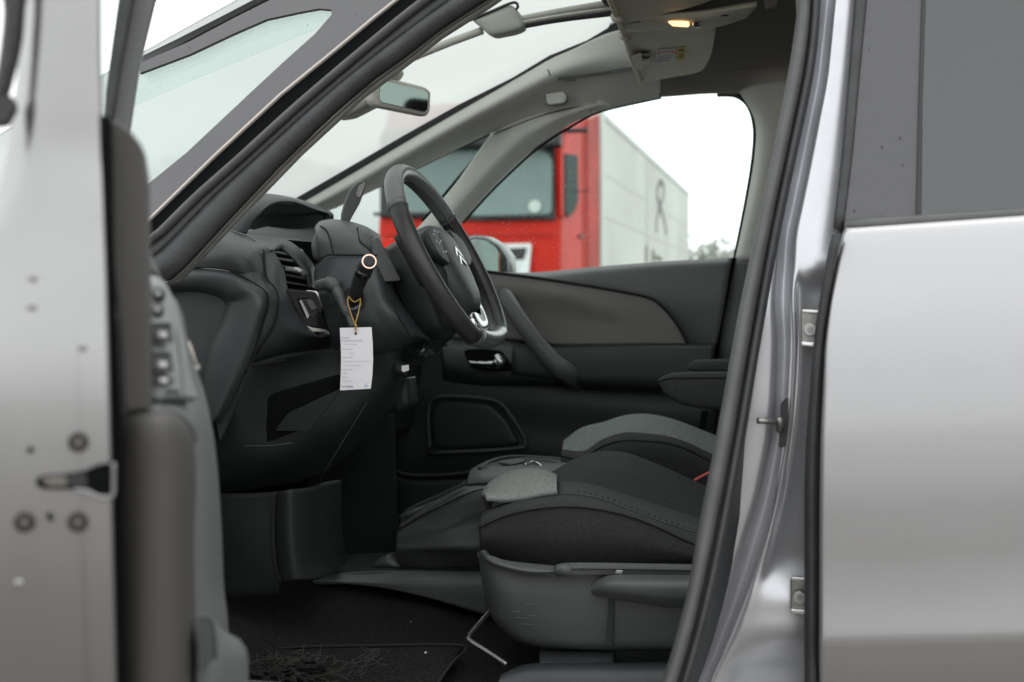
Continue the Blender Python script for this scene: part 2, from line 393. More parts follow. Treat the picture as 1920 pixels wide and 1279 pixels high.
# windscreen black edge strip on far side
plate('windscreen_edge_seal', car, rubber, [(540,380),(640,322),(760,252),(860,196),(960,146),(1030,104),(1100,76),(1140,52),(1155,20),(1170,30),(1175,60),(1140,90),(1080,118),(1030,124),(960,160),(860,210),(760,266),(640,336),(548,390)], (Vector((0,3.27,1.3)),Vector((0,1,.25)).normalized()), .012, .002)
# front far door window glass, quarter glass
plate('quarter_window', car, gs, [(560,440),(620,385),(740,330),(935,236),(945,250),(770,450)], FP(-.02), .003, label='small quarter window ahead of the far door')
# quarter window dark seals
tube('window_seal', car, matte, [(933,246,3.335),(900,285,3.345),(850,345,3.36),(792,415,3.38)], .004, n=6)
tube('window_seal', car, matte, [(625,390,3.35),(745,334,3.34),(860,278,3.325),(930,247,3.315)], .003, n=6)
# headliner seam, airbag tab, grooves
puff('airbag_tab', car, trimc, [(1023,176),(1057,172),(1062,180),(1060,192),(1029,197),(1023,190)], 3.212, .002, back=.03, rings=4, r=6, p=5)
tube('trim_seam', car, seamd, [(1022,178,3.2),(1024,192,3.2),(1030,198,3.2),(1058,195,3.2),(1063,186,3.2)], .0012, n=5)
tube('trim_seam', car, seamd, [(1237,158,3.27),(1238,182,3.29)], .0015, n=5, s=1)
tube('trim_seam', car, seamd, [(1027,130,3.15),(1040,150,3.19),(1080,150,3.2)], .0015, n=5)
patch('shade_channel', car, plas, [[(1045,145,3.18),(1120,136,3.17),(1190,125,3.15)],[(1045,150,3.18),(1120,141,3.17),(1190,131,3.15)]], .004)
tube('trim_seam', car, trimc, [(1045,142,3.19),(1120,133,3.18),(1190,122,3.16)], .0015, n=6)
tube('trim_seam', car, seamd, [(925,252,3.29),(1000,222,3.27),(1060,205,3.26),(1100,200,3.26),(1108,212,3.27)], .0015, n=5)
# B pillar far
bp = patch('far_centre_pillar_trim', car, trimc, [
    [(1385,172,3.29),(1415,225,3.31),(1415,290,3.33),(1400,380,3.37),(1378,488,3.41)],
    [(1410,160,3.25),(1435,225,3.26),(1434,290,3.28),(1418,380,3.32),(1395,488,3.37)],
    [(1470,150,3.25),(1480,225,3.26),(1475,290,3.28),(1465,380,3.32),(1450,488,3.37)],
    [(1600,140,3.25),(1600,225,3.26),(1600,290,3.28),(1590,380,3.32),(1580,488,3.37)]], .015)
tube('window_seal', car, matte, [(1345,176,3.32),(1380,178,3.32),(1405,198,3.325),(1417,240,3.335),(1414,300,3.35),(1400,385,3.38),(1380,485,3.42)], .008, n=8)
patch('far_centre_pillar_lower_trim', car, plasl, [
    [(1385,488,3.40),(1365,560,3.41),(1350,640,3.42),(1344,900,3.42)],
    [(1400,488,3.36),(1385,560,3.37),(1372,640,3.37),(1365,900,3.37)],
    [(1600,488,3.36),(1600,560,3.37),(1600,640,3.37),(1600,900,3.37)]], .01)

# ---- far front door (closed)
fd = plate('passenger_door', car, plas, [(690,500),(900,508),(993,512),(1120,501),(1247,491),(1370,482),(1350,580),(1343,645),(1338,780),(1335,960),(700,960)], YP(3.40), .05, .008, label='closed passenger door with grey cloth insert')
fdp = patch('upper_panel', fd, plasl, [
    [(880,508,3.385),(993,511,3.385),(1120,500,3.385),(1247,490,3.385),(1372,483,3.385)],
    [(880,516,3.36),(1000,520,3.36),(1120,512,3.36),(1247,505,3.36),(1369,500,3.36)],
    [(880,530,3.355),(1000,530,3.355),(1120,540,3.352),(1250,560,3.35),(1360,560,3.35)],
    [(880,560,3.375),(1000,560,3.375),(1120,580,3.375),(1270,610,3.36),(1350,615,3.355)],
    [(880,640,3.39),(1000,640,3.39),(1120,646,3.38),(1290,646,3.37),(1342,646,3.36)]], .01)
insert = patch('cloth_insert', fd, doorcl, [
    [(850,508,3.338),(903,510,3.338),(1006,523,3.336),(1110,539,3.333),(1178,551,3.333),(1222,562,3.335),(1247,583,3.335)],
    [(850,530,3.325),(915,535,3.325),(990,546,3.323),(1075,560,3.320),(1140,580,3.320),(1200,594,3.325),(1268,608,3.333)],
    [(850,580,3.335),(930,585,3.34),(1000,590,3.343),(1060,597,3.343),(1125,607,3.333),(1190,615,3.325),(1279,628,3.333)],
    [(850,634,3.345),(951,636,3.345),(1020,644,3.348),(1061,647,3.346),(1120,646,3.338),(1180,645,3.330),(1288,644,3.333)]], .008)
tube('insert_piping', fd, seamd, [(895,507,3.335),(1006,521,3.333),(1110,537,3.33),(1178,549,3.33),(1222,560,3.332),(1249,582,3.332),(1272,612,3.332),(1289,644,3.332)], .004, n=6)
# lower map pocket / armrest
patch('armrest', fd, plas2, [
    [(960,644,3.36),(1055,648,3.36),(1180,645,3.36),(1260,646,3.36),(1342,645,3.36)],
    [(960,650,3.30),(1060,653,3.30),(1180,650,3.30),(1260,650,3.30),(1340,650,3.30)],
    [(960,690,3.285),(1085,695,3.285),(1180,690,3.285),(1260,690,3.285),(1335,690,3.285)],
    [(960,705,3.30),(1110,722,3.295),(1180,724,3.295),(1260,728,3.295),(1333,728,3.295)],
    [(960,720,3.36),(1110,735,3.36),(1180,736,3.36),(1260,738,3.36),(1333,738,3.36)]], .01)
patch('lower_panel', fd, plas2, [
    [(700,690,3.36),(830,655,3.36),(950,680,3.36),(1060,715,3.35),(1180,728,3.35),(1340,735,3.35)],
    [(700,740,3.33),(830,735,3.33),(950,745,3.33),(1060,755,3.33),(1180,765,3.33),(1340,775,3.33)],
    [(700,800,3.335),(830,800,3.335),(950,800,3.335),(1060,810,3.335),(1180,820,3.335),(1340,830,3.335)],
    [(700,870,3.33),(830,868,3.33),(950,862,3.33),(1060,860,3.33),(1180,860,3.33),(1340,860,3.33)],
    [(700,960,3.36),(830,960,3.36),(950,960,3.36),(1060,960,3.36),(1180,960,3.36),(1340,960,3.36)]], .01)
patch('handle_surround', fd, plas, [
    [(820,640,3.35),(900,636,3.34),(960,640,3.33),(1000,650,3.32)],
    [(825,660,3.31),(900,650,3.30),(965,655,3.30),(1015,675,3.30)],
    [(830,690,3.30),(900,700,3.295),(975,705,3.295),(1040,712,3.295)],
    [(830,715,3.34),(900,722,3.33),(980,722,3.33),(1050,722,3.33)]], .01)
rc = plate('handle_recess', fd, matte, [(868,656),(905,654),(940,658),(965,692),(955,697),(905,696),(880,688)], YP(3.29), .012, .002, r=8)
tube('inner_handle', fd, chrome, [(880,680,3.275),(905,683,3.268),(928,683,3.262),(937,678,3.262),(932,668,3.268)], [.006,.009,.011,.015,.016,.012], n=12)
# grab strap handle
tube('grab_handle', fd, plasl, [(940,545,3.34),(951,560,3.30),(975,600,3.275),(1020,660,3.265),(1060,697,3.275),(1096,722,3.36)], [.019,.021,.022,.023,.024,.026,.026], n=16, s=8, sec=(1,.75))
# speaker pocket relief
puff('speaker_cover', fd, plas2, [(808,775),(818,752),(860,750),(922,758),(950,785),(975,830),(965,836),(830,843),(812,835)], 3.33, .012, back=.01, rings=4, r=10, p=6)
tube('speaker_ridge', fd, plas, [(806,842,3.315),(803,775,3.315),(816,746,3.315),(870,744,3.315),(930,752,3.315),(958,780,3.315),(986,830,3.315),(960,842,3.315),(806,850,3.315)], .006, n=8, s=6)
tube('panel_crease', fd, plas, [(730,870,3.32),(762,890,3.32),(860,888,3.32),(960,870,3.32)], .005, n=8)
patch('door_sill_pad', fd, plas2, [[(720,880,3.30),(762,900,3.28),(860,900,3.28),(1100,890,3.28)],[(720,960,3.28),(762,985,3.26),(860,985,3.26),(1100,985,3.26)],[(720,1050,3.28),(762,1060,3.26),(860,1060,3.26),(1100,1060,3.26)]], .01)
plate('door_window', fd, gs, [(820,520),(868,412),(950,330),(1110,208),(1240,178),(1375,170),(1418,220),(1410,330),(1374,492),(1120,506),(990,516)], FP(-.0), .003, label='rain speckled window of the passenger door')
tube('window_seal', fd, matte, [(868,418,3.40),(930,350,3.375),(1010,277,3.35),(1080,232,3.33),(1130,208,3.325),(1240,183,3.32)], .0035, n=6)
tube('door_gap_seal', fd, matte, [(1376,484,3.385),(1358,570,3.385),(1345,645,3.385),(1340,700,3.385),(1337,770,3.385)], .008, n=8)
# raindrops
dv = []; df = []
def drop(px, py, r, pl):
    c = onp(px, py, pl); s0 = len(dv)
    dv.extend([c+Vector((r,0,0)), c+Vector((0,0,r)), c-Vector((r,0,0)), c-Vector((0,0,r)), c-Vector((0,r*.6,0))])
    df.extend([(s0,s0+1,s0+4),(s0+1,s0+2,s0+4),(s0+2,s0+3,s0+4),(s0+3,s0,s0+4)])
for _ in range(420):
    t = random.random(); px = random.uniform(880,1125); py = random.uniform(230,500)
    if py < 640-px*.36: continue
    if py < 412-(px-868)*.82+6: continue
    drop(px, py, random.uniform(.0004,.0012), FP(-.012))
for _ in range(60):
    px = random.uniform(780,925); py = random.uniform(255,400)
    if py > 252+(930-px)*1.15 or py < 330-(px-745)*.44+10: continue
    drop(px, py, random.uniform(.0004,.0011), FP(-.03))
rd = mk('raindrops', dv, df, mat('water drop', (.75,.8,.8), .1, spec=1), fd, True, merge=False); rd['kind'] = 'stuff'
# exterior mirror
m_ = puff('side_mirror', car, mat('mirror housing', (.22,.23,.23), .4,.5), [(864,450),(885,441),(908,442),(935,458),(950,480),(952,512),(890,515),(872,500)], 3.72, .0, back=.12, rings=2, label='far side exterior mirror')
puff('mirror_rim', m_, trucblk, [(874,452),(890,445),(912,447),(936,462),(950,484),(952,514),(880,514),(874,495)], 3.70, .006, back=.02, rings=3, r=6)
plate('mirror_glass', m_, mirrorm, [(880,455),(893,448),(912,451),(930,464),(940,482),(941,512),(884,512),(879,490)], (at(910,480,3.66),Vector((-.75,.66,0)).normalized()), .004, r=5)
plate('mirror_reflection_edge', m_, orange, [(936,472),(941,484),(941,512),(936,512)], (at(910,480,3.657),Vector((-.75,.66,0)).normalized()), .001)  # orange reflection along the glass edge, put in as a coloured strip

# ---- windscreen
wpatch('windscreen', gw, [[(-1.78,1.96,1.0),(-1.86,2.65,1.01),(-1.78,3.36,1.0)],[(-1.375,1.97,1.215),(-1.44,2.65,1.25),(-1.375,3.335,1.215)],[(-.74,2.0,1.52),(-.78,2.65,1.56),(-.74,3.28,1.52)],[(-.40,2.05,1.65),(-.42,2.65,1.68),(-.40,3.24,1.65)]], .004)
boxw('windscreen_header', car, plas2, -.42, -.36, 2.03, 3.27, 1.55, 1.69, .01)
# centre rail with mirror and shade clip
tube('mirror_rail', car, railm, [(615,232,2.62),(680,165,2.62),(745,122,2.62),(830,85,2.62),(905,57,2.62)], .0085, n=10)
tube('mirror_rail', car, railm, [(960,40,2.63),(1050,22,2.65),(1170,2,2.68)], .008, n=8)
tube('mirror_rail', car, plasl, [(960,52,2.63),(1050,36,2.65),(1170,22,2.68)], .007, n=8)
tube('mirror_rail', car, railm, [(960,46,2.61),(1050,30,2.63),(1170,13,2.66)], .004, n=8)
clipm = mat('clip plastic', (.50,.52,.47), .5)
puff('shade_clip', car, clipm, [(884,38),(960,8),(972,22),(983,52),(965,60),(925,68),(912,62),(900,50)], 2.60, .012, back=.03, rings=5, r=8, p=3)
tube('clip_edge', car, plas, [(882,38,2.59),(920,22,2.59),(962,5,2.59),(971,12,2.59),(967,18,2.59)], .003, n=6)
puff('sensor_housing', car, railm, [(618,214),(640,195),(690,140),(738,122),(748,130),(742,142),(712,165),(700,195),(655,218),(630,222)], 2.60, .02, back=.04, rings=6, r=6, p=2.5)
mr_ = tube('rear_view_mirror', car, visorm, [(704,180,2.50),(706,180,2.505)], .001, n=4, s=1)
mirr = plate('mirror_shell', mr_, railm, [(698,158),(706,143),(715,142),(800,163),(810,172),(808,210),(801,219),(705,200),(698,190)], (at(750,180,2.62), Vector((-.80,.60,.09)).normalized()), .03, .008, r=6, seg=3)
plate('mirror_glass', mr_, mirrorm, [(713,150),(796,170),(801,176),(800,205),(795,210),(713,191),(710,183)], (at(750,180,2.62), Vector((-.80,.60,.09)).normalized()), .002, r=5, shift=-.003)

# ---- visors and roof console
def visor(name, P, label):
    v = slab(name, car, visorm, P, .012, d=Vector((0,0,1)), bevel=.005, label=label); return v
v1 = visor('sun_visor', sm([(1168,62,2.76),(1180,60,2.745),(1260,60,2.745),(1334,60,2.745),(1339,70,2.80),(1334,100,2.98),(1322,125,3.14),(1305,137,3.2),(1250,147,3.22),(1203,156,3.24),(1195,150,3.22),(1182,105,3.0)], 3), 'passenger sun visor with warning label')
v2 = visor('sun_visor', sm([(1130,-30,2.33),(1140,-10,2.40),(1155,20,2.50),(1165,38,2.555),(1180,42,2.56),(1230,30,2.555),(1300,14,2.54),(1345,-5,2.51),(1360,-40,2.42),(1350,-110,2.2),(1240,-120,2.18),(1120,-90,2.2)], 3), 'driver sun visor at the top edge')
def viz(z): return (Vector((0,0,z)), Vector((0,0.06,1)).normalized())
# label on visor : laid on the visor's lower face
def vis_pt(px, py): 
    # plane through three visor points
    a, b, c = at(1180,60,2.745), at(1334,60,2.745), at(1250,147,3.22)
    n = (b-a).cross(c-a).normalized(); n = n if n.z > 0 else -n
    return (a - n*.0012, n)
vp = vis_pt(0,0)
lb = plate('warning_label', v1, paper, [(1230,94),(1266,91),(1265,116),(1231,119)], vp, .0006)
plate('warning_symbol', lb, redmark, [(1232,97),(1248,95.5),(1264,95),(1265,99.5),(1248,101),(1233,102)], vp, .0006, shift=-.0007, r=2)
plate('warning_symbol', lb, paper, [(1236,98),(1248,97),(1261,96.5),(1261,98.5),(1248,99.5),(1237,100.5)], vp, .0006, shift=-.0012, r=1)
for k in range(4): plate('label_print', lb, ink, [(1234,105+k*3.2),(1262-k*3%7,103+k*3.2),(1262-k*3%7,104.1+k*3.2),(1234,106.1+k*3.2)], vp, .0004, shift=-.0008)
y_ = plate('warning_label', v1, yellow, [(1269,90),(1285,88.5),(1284,112),(1268,113.5)], vp, .0006, label='yellow warning label')
plate('label_print', y_, inkd, [(1272,93),(1282,92),(1282,95),(1272,96)], vp, .0004, shift=-.0008)
plate('label_print', y_, mat('olive ink', (.3,.25,.05), .7), [(1272,101),(1281,100),(1281,109),(1272,110)], vp, .0004, shift=-.0008, r=2)
plate('visor_clip', v1, visorm, [(1185,100),(1203,98),(1205,108),(1219,107),(1219,112),(1206,116),(1204,124),(1190,122)], vp, .008, .002, shift=-.009)
plate('clip_gap', v1, plas, [(1203,100),(1219,98),(1219,115),(1207,121)], vp, .001, shift=-.0015)
for (a,b,Y) in ((1172,70,2.74),(1158,36,2.53)):
    tube('visor_pivot', v1 if b>50 else v2, cream, [(a-6,b-6,Y),(a,b,Y-.01),(a+10,b+2,Y)], [.009,.008,.004], n=8)
tube('visor_edge', car, visorm, [(1135,-20,2.36),(1160,40,2.56),(1170,65,2.72),(1182,105,2.96),(1200,155,3.22)], .006, n=8)
rcon = patch('roof_console', car, visorm, [
    [(1160,40,2.58),(1200,38,2.58),(1260,28,2.57),(1340,22,2.55),(1420,12,2.53)],
    [(1165,47,2.63),(1200,46,2.61),(1260,42,2.59),(1340,38,2.58),(1410,22,2.58)],
    [(1170,54,2.70),(1200,56,2.70),(1260,58,2.69),(1340,52,2.70),(1400,34,2.72)]], .01, label='overhead console with a lit reading lamp')
lp = puff('reading_lamp', rcon, lampm, [(1250,38),(1262,34),(1290,38),(1293,48),(1285,51),(1260,48)], 2.585, .004, back=.006, rings=3, r=4)
plate('lamp_lens', rcon, lens, [(1258,30),(1282,29),(1288,36),(1268,35)], YP(2.58), .006, .001, r=3)
plate('lamp_lens', rcon, lens, [(1258,50),(1285,53),(1289,51),(1262,49)], YP(2.575), .004, r=1)
puff('lamp_switch', rcon, chrome, [(1298,40),(1312,40),(1318,46),(1310,52),(1298,50)], 2.585, .006, back=.006, rings=3, r=4)
puff('lamp_switch', rcon, plas, [(1300,42),(1311,42),(1311,49),(1300,49)], 2.575, .005, back=.006, rings=3, r=3)
puff('lamp_switch', rcon, plasl, [(1290,30),(1308,29),(1310,36),(1294,37)], 2.585, .004, back=.006, rings=3, r=3)
join_lines('microphone_holes', rcon, seamd, [[(1176+k*5.4,45.2-k*1.0,2.585),(1178+k*5.4,44.8-k*1.0,2.585)] for k in range(5)], .0016, conv=at)
puff('roof_button', rcon, plas2, [(1346,24),(1368,20),(1374,24),(1366,29),(1350,31)], 2.56, .004, back=.006, rings=3, r=3)
puff('roof_handle_mount', car, headl, [(1432,0),(1462,-8),(1455,14),(1436,18)], 2.5, .01, back=.02, rings=3, r=4)

# ---- near A pillar stack (outside in)
def strip(name, m, A, B, pl, th=.01, bevel=.002, parent=car, label=None, puffed=False):
    poly = A + B[::-1]
    return plate(name, parent, m, poly, pl, th, bevel, label=label)
# line families (pixel) from lower-left to upper right
L0 = [(262,122),(330,88),(420,40),(520,-12),(640,-60)]        # upper edge of outer pillar
L1 = [(264,104),(330,72),(420,26),(485,-8),(600,-60)]
Lg = [(150,640),(235,450),(285,335),(430,205),(560,95),(612,44)]
La = [(150,640),(235,450),(283,406),(400,292),(525,176),(640,82),(702,30),(750,-8),(860,-80)]
Lb = [(160,650),(245,470),(284,441),(360,366),(440,295),(560,186),(702,66),(795,-8),(900,-80)]
Lc = [(170,660),(250,505),(292,480),(400,370),(480,298),(600,190),(720,92),(850,-5),(950,-80)]
Ld = [(186,676),(266,535),(318,521),(436,397),(556,273),(676,163),(758,102),(831,46),(915,-8),(1025,-84)]
Le = [(190,680),(270,540),(322,526),(440,402),(560,278),(680,168),(762,107),(835,50),(920,-4),(1030,-80)]
strip('outer_pillar', rubber, L1, L0, NP(.06), .03, .004)
# frit ring around quarter glass, glass itself
qouter = [(262,124),(330,92),(420,44),(470,20),(520,-8),(640,-60),(860,-80),(750,-8),(702,30),(640,82),(525,176),(400,292),(283,406),(235,450),(180,560)]
# build frit as border = outer polygon with hole: upper strip + lower strip + tip
qpairs = [((262,118),(262,137)),((355,78),(355,102)),((440,33),(440,62)),((500,3),(500,36)),((560,-28),(560,23)),((660,-66),(598,16)),((800,-66),(621,18)),((742,-4),(622,27)),((690,40),(590,64)),((610,104),(545,104)),((525,177),(480,164)),((400,293),(350,286)),((283,407),(280,343)),((235,455),(225,398)),((180,560),(180,470))]
qp = NP(.012); V=[]; 
for o_,i_ in qpairs: V += [onp(*o_,qp), onp(*i_,qp), onp(*i_,qp)+qp[1]*.006, onp(*o_,qp)+qp[1]*.006]
F=[]
for i in range(len(qpairs)-1):
    for j in range(4): F.append((4*i+j,4*i+(j+1)%4,4*i+4+(j+1)%4,4*i+4+j))
mk('quarter_window_border', V, F, frit, car, False, merge=False)
plate('glass_tint_band', car, glass('tint band glass', (.92,.95,.945), .02), [(180,235),(262,137),(355,102),(440,62),(500,36),(560,23),(598,16),(621,18),(622,27),(590,54),(400,132),(245,200),(180,232)], NP(.03), .003)  # slightly darker tinted band along the upper edge of the quarter glass
plate('quarter_glass', car, gq, qouter, NP(.02), .004, label='near quarter window with grey border')
strip('pillar_trim_line', cream, [(x-1.5,y-1.5) for x,y in La], [(x+1.5,y+1.5) for x,y in La], NP(.002), .006, .001)
strip('pillar_gap', matte, [(x+.5,y+.5) for x,y in La], Lb, NP(.012), .02, 0)
def ribbon(name, m, A, B, pl, bulge, parent=car, n=5, label=None, th=.01):
    """rounded rubber strip between two pixel lines lying on a plane, bulging towards the viewer"""
    A = [onp(x,y,pl) for x,y in sm(A,4,False)]; B = [onp(x,y,pl) for x,y in sm(B,4,False)]
    k = min(len(A), len(B)); 
    def rs(L, k):
        d=[0]
        for i in range(1,len(L)): d.append(d[-1]+(L[i]-L[i-1]).length)
        out=[]
        for i in range(k):
            t=d[-1]*i/(k-1); j=1
            while j<len(L)-1 and d[j]<t: j+=1
            out.append(L[j-1].lerp(L[j],(t-d[j-1])/max(d[j]-d[j-1],1e-9)))
        return out
    A, B = rs(A,k), rs(B,k)
    V=[]; F=[]; W=2*n+2
    for a,b in zip(A,B):
        for j in range(n+1):
            t=j/n; V.append(a.lerp(b,t)-pl[1]*bulge*math.sin(PI*t)**.6)
        for j in range(n,-1,-1):
            t=j/n; V.append(a.lerp(b,t)+pl[1]*th)
    for i in range(k-1):
        for j in range(W): F.append((i*W+j,i*W+(j+1)%W,(i+1)*W+(j+1)%W,(i+1)*W+j))
    F += [tuple(range(W)), tuple(range((k-1)*W+W-1,(k-1)*W-1,-1))]
    return mk(name, V, F, m, parent, True, merge=False, label=label)
ribbon('door_seal_bead', rubber2, Lb, [(x+8,y+8) for x,y in Lb], NP(.006), .006)
ribbon('door_seal', rubber, [(x+8,y+8) for x,y in Lb], Lc, NP(.02), .004)
ribbon('door_seal', rubber, Lc, Ld, NP(.02), .014)
ribbon('inner_trim_edge', edget, Ld, Le, NP(.035), .002)
# inner face of the near pillar (gives it depth towards the cabin)
pn = NP(.035); 
pe = [onp(x,y,pn) for x,y in Le]; V=[]; F=[]
for p in pe: V += [p+Vector((0,.0,0)), p+Vector((-.03,.09,.0))]
F = [(2*i,2*i+1,2*i+3,2*i+2) for i in range(len(pe)-1)]
mk('inner_pillar_trim', V, F, trimc, car, True, solid=.006)

# ---- near B pillar
Sl = [(1470,-60),(1493,0),(1490,55),(1475,150),(1445,300),(1415,440),(1382,600),(1345,805),(1310,985),(1285,1125),(1240,1279),(1180,1420)]
Sr = [(1545,-60),(1537,0),(1533,60),(1521,150),(1487,310),(1456,460),(1424,640),(1386,860),(1341,1090),(1291,1279),(1240,1420)]
NB = (Vector((0,1.83,1.0)), Vector((0,1,-.28)).normalized())
def NBp(off, k=-.28): return (Vector((0,1.83+off,1.0)), Vector((0,1,k)).normalized())
ribbon('door_seal', rubber2, Sl, [(a[0]*.35+b[0]*.65, a[1]*.35+b[1]*.65) for a,b in zip(Sl, Sr+[Sr[-1]])][:11]+[(1220,1420)], NBp(-.0), .018, label='upright rubber door seal')
ribbon('door_seal', rubber, [(x-16,y) for x,y in Sr], [(x+2,y) for x,y in Sr], NBp(.0), .010)
# inner pillar trim reaching inside behind the seal
pe = [onp(x,y,NBp(.01)) for x,y in sm(Sl,3,False)]; V=[]
for p in pe: V += [p+Vector((.012,.0,0)), p+Vector((.05,.10,0))]
mk('inner_centre_pillar', V, [(2*i,2*i+1,2*i+3,2*i+2) for i in range(len(pe)-1)], plas, car, True, solid=.006)
# jamb sheet with groove: rows are columns across at given py
def jp(py):
    def I(L):
        for (x0,y0),(x1,y1) in zip(L[:-1],L[1:]):
            if y0 <= py <= y1: return x0+(x1-x0)*(py-y0)/(y1-y0)
        return L[-1][0]
    return I
Gr = [(1549,-60),(1541,0),(1525,140),(1491,310),(1464,440),(1452,560),(1455,640),(1453,740),(1441,840),(1418,940),(1386,1040),(1356,1140),(1318,1240),(1300,1279),(1250,1420)]
Gq = [(1570,-60),(1563,0),(1549,140),(1516,310),(1489,440),(1483,560),(1486,640),(1483,740),(1471,840),(1453,940),(1428,1040),(1391,1140),(1352,1240),(1335,1279),(1290,1420)]
Rd = [(1612,-60),(1604,0),(1592,150),(1578,300),(1564,430),(1553,480),(1536,580),(1527,660),(1518,760),(1511,880),(1511,1000),(1509,1150),(1508,1279),(1508,1420)]
rows=[]
for py in (-60,0,80,150,230,300,380,440,500,540,580,640,700,760,820,880,940,1000,1060,1110,1150,1190,1230,1279,1420):
    a,g0,g1,b = jp(py)(Sr)-4, jp(py)(Gr), jp(py)(Gq), jp(py)(Rd)
    Y = 1.835 + (.0 if py > 560 else (560-py)*.00022)
    gm_ = (g0+g1)/2
    rg = b-g1
    ledge = 0
    if 525 < py < 560: ledge = .02
    if py >= 560: ledge = .02
    if py >= 1060: ledge = .02-.02*min(1,(py-1060)/60)
    if py > 1200: ledge = .0+.03*min(1,(py-1200)/60)
    rows.append([(a,py,Y),(g0-3,py,Y+.004),(g0+ (g1-g0)*.15,py,Y+.026),(gm_,py,Y+.040),(g1-(g1-g0)*.15,py,Y+.026),(g1+2,py,Y-.004),(g1+rg*.3,py,Y-.006+ledge*.6),(g1+rg*.65,py,Y-.007+ledge),(b+14,py,Y-.002+ledge)])
pj = patch('centre_pillar', car, jamb, rows, .01, nu=4, nv=4, label='bare silver pillar between the doors')
# striker
st = plate('door_striker', car, trucblk, [(1464,756),(1478,744),(1478,800),(1472,838),(1460,840),(1462,800)], YP(1.815), .01, .002, r=4)
tube('striker_pin', st, steel, [(1420,789,1.79),(1440,790,1.795),(1465,793,1.81)], .0042, n=10, s=3)
tube('striker_pin', st, steel, [(1460,784,1.80),(1463,795,1.80),(1462,806,1.81)], .006, n=8, s=3)
for (cx, cy) in ((1516,618),(1496,1120)):
    hb = plate('hinge_bracket', car, steel, [(cx-14,cy-36),(cx+22,cy-34),(cx+22,cy+32),(cx-14,cy+30)], YP(1.815), .02, .003, r=4)
    plate('bracket_fold', hb, chrome, [(cx-14,cy+22),(cx+22,cy+24),(cx+22,cy+34),(cx-14,cy+31)], YP(1.808), .006, .002, r=3)
    plate('bracket_fold', hb, chrome, [(cx-12,cy-38),(cx+22,cy-36),(cx+22,cy-30),(cx-12,cy-32)], YP(1.808), .006, .001, r=2)
    disc('bolt', hb, silverp, at(cx+3,cy,1.806), (0,-1,0), .009, .004, bevel=.001)
    disc('bolt', hb, steel, at(cx+3,cy,1.802), (0,-1,0), .004, .004, seg=6)

# ---- rear door
rd_ = empty('tmp', (0,0,0), 'x', 'x'); bpy.data.objects.remove(rd_)
rp = []
prof = [(428,1.792),(440,1.782),(470,1.770),(520,1.758),(580,1.748),(650,1.741),(730,1.736),(820,1.732),(920,1.731),(1000,1.7335),(1060,1.7358),(1110,1.7360),(1150,1.7350),(1185,1.7335),(1196,1.7333),(1206,1.7340),(1218,1.7360),(1260,1.745),(1330,1.763),(1450,1.79)]
edgeR = [(428,1582),(480,1570),(560,1557),(640,1547),(760,1541),(850,1537),(1000,1536),(1279,1535),(1450,1535)]
def ex(py):
    for (y0,x0),(y1,x1) in zip(edgeR[:-1],edgeR[1:]):
        if y0<=py<=y1: return x0+(x1-x0)*(py-y0)/(y1-y0)
for py, Y in prof:
    e = ex(py); sl_ = -.072 if py < 500 else (-.072+.05*(py-500)/700 if py<1200 else -.022)
    rp.append([(x, py+(x-1580)*sl_, Y+o) for x,o in ((e,.010),(e+5,.001),(e+22,0),(e+60,0),(1690,0),(1760,0),(1900,.0),(2080,.0),(2300,.003))])
rdoor = patch('rear_door', car, paint, rp, .02, nu=4, nv=5, label='closed silver rear door with tinted window')
ribbon('edge_seal', rubber, [(1604,-60),(1602,0),(1590,150),(1577,300),(1562,425)], [(1630,-60),(1626,0),(1612,150),(1598,300),(1581,437)], (Vector((0,1.795,1.0)),Vector((0,1,-.35)).normalized()), .006, parent=rdoor)
ribbon('edge_seal', rubber, [(1560,440),(1551,480),(1534,580),(1524,660),(1516,760),(1509,880),(1508,1000),(1508,1150),(1508,1279),(1508,1400)], [(1580,442),(1570,485),(1556,570),(1548,645),(1542,760),(1538,850),(1537,1000),(1536,1150),(1536,1279),(1536,1400)], YP(1.765), .012, parent=rdoor)
RP = lambda o: (Vector((0,1.79+o,1.0)), Vector((0,1,-.35)).normalized())
plate('pillar_applique', rdoor, applique, [(1612,-60),(1740,-60),(1731,0),(1722,300),(1720,404),(1574,415),(1586,300),(1600,150),(1612,0)], RP(.006), .01, .0015)
plate('window_divider', rdoor, trucblk, [(1734,-60),(1744,-60),(1736,0),(1730,200),(1728,403),(1717,404),(1722,200),(1728,0)], RP(.001), .01, .002)
plate('rear_window_glass', rdoor, gt, [(1730,-60),(2300,-60),(2300,380),(1920,397),(1715,410),(1718,200)], RP(.017), .004, label='dark tinted rear door window')
ribbon('window_moulding', rubber2, [(1585,412),(1700,404),(1920,390),(2200,372)], [(1581,433),(1700,428),(1920,412),(2200,395)], RP(-.004), .006, parent=rdoor)
# something pale inside the rear cabin: child seat style shapes seen through glass
# rear bench
bench = mk('rear_bench', [Vector(v) for v in [(1.0,2.0,.35),(1.5,2.0,.35),(1.0,3.3,.35),(1.5,3.3,.35),(1.0,2.0,.62),(1.5,2.0,.58),(1.0,3.3,.62),(1.5,3.3,.58)]], [(0,1,3,2),(4,6,7,5),(0,4,5,1),(2,3,7,6),(0,2,6,4),(1,5,7,3)], fabp, car, True, bevel=.05, seg=4)
boxw('backrest', bench, fabp, 1.5, 1.65, 2.0, 3.3, .55, 1.2, .05, seg=4)
for y in (2.25,2.65,3.05): boxw('headrest', bench, fabp, 1.52, 1.63, y-.11, y+.11, 1.22, 1.40, .04, seg=4)
plate('far_rear_window', car, gt, [(1600,60),(2500,60),(2500,500),(1600,490)], FP(0), .004)

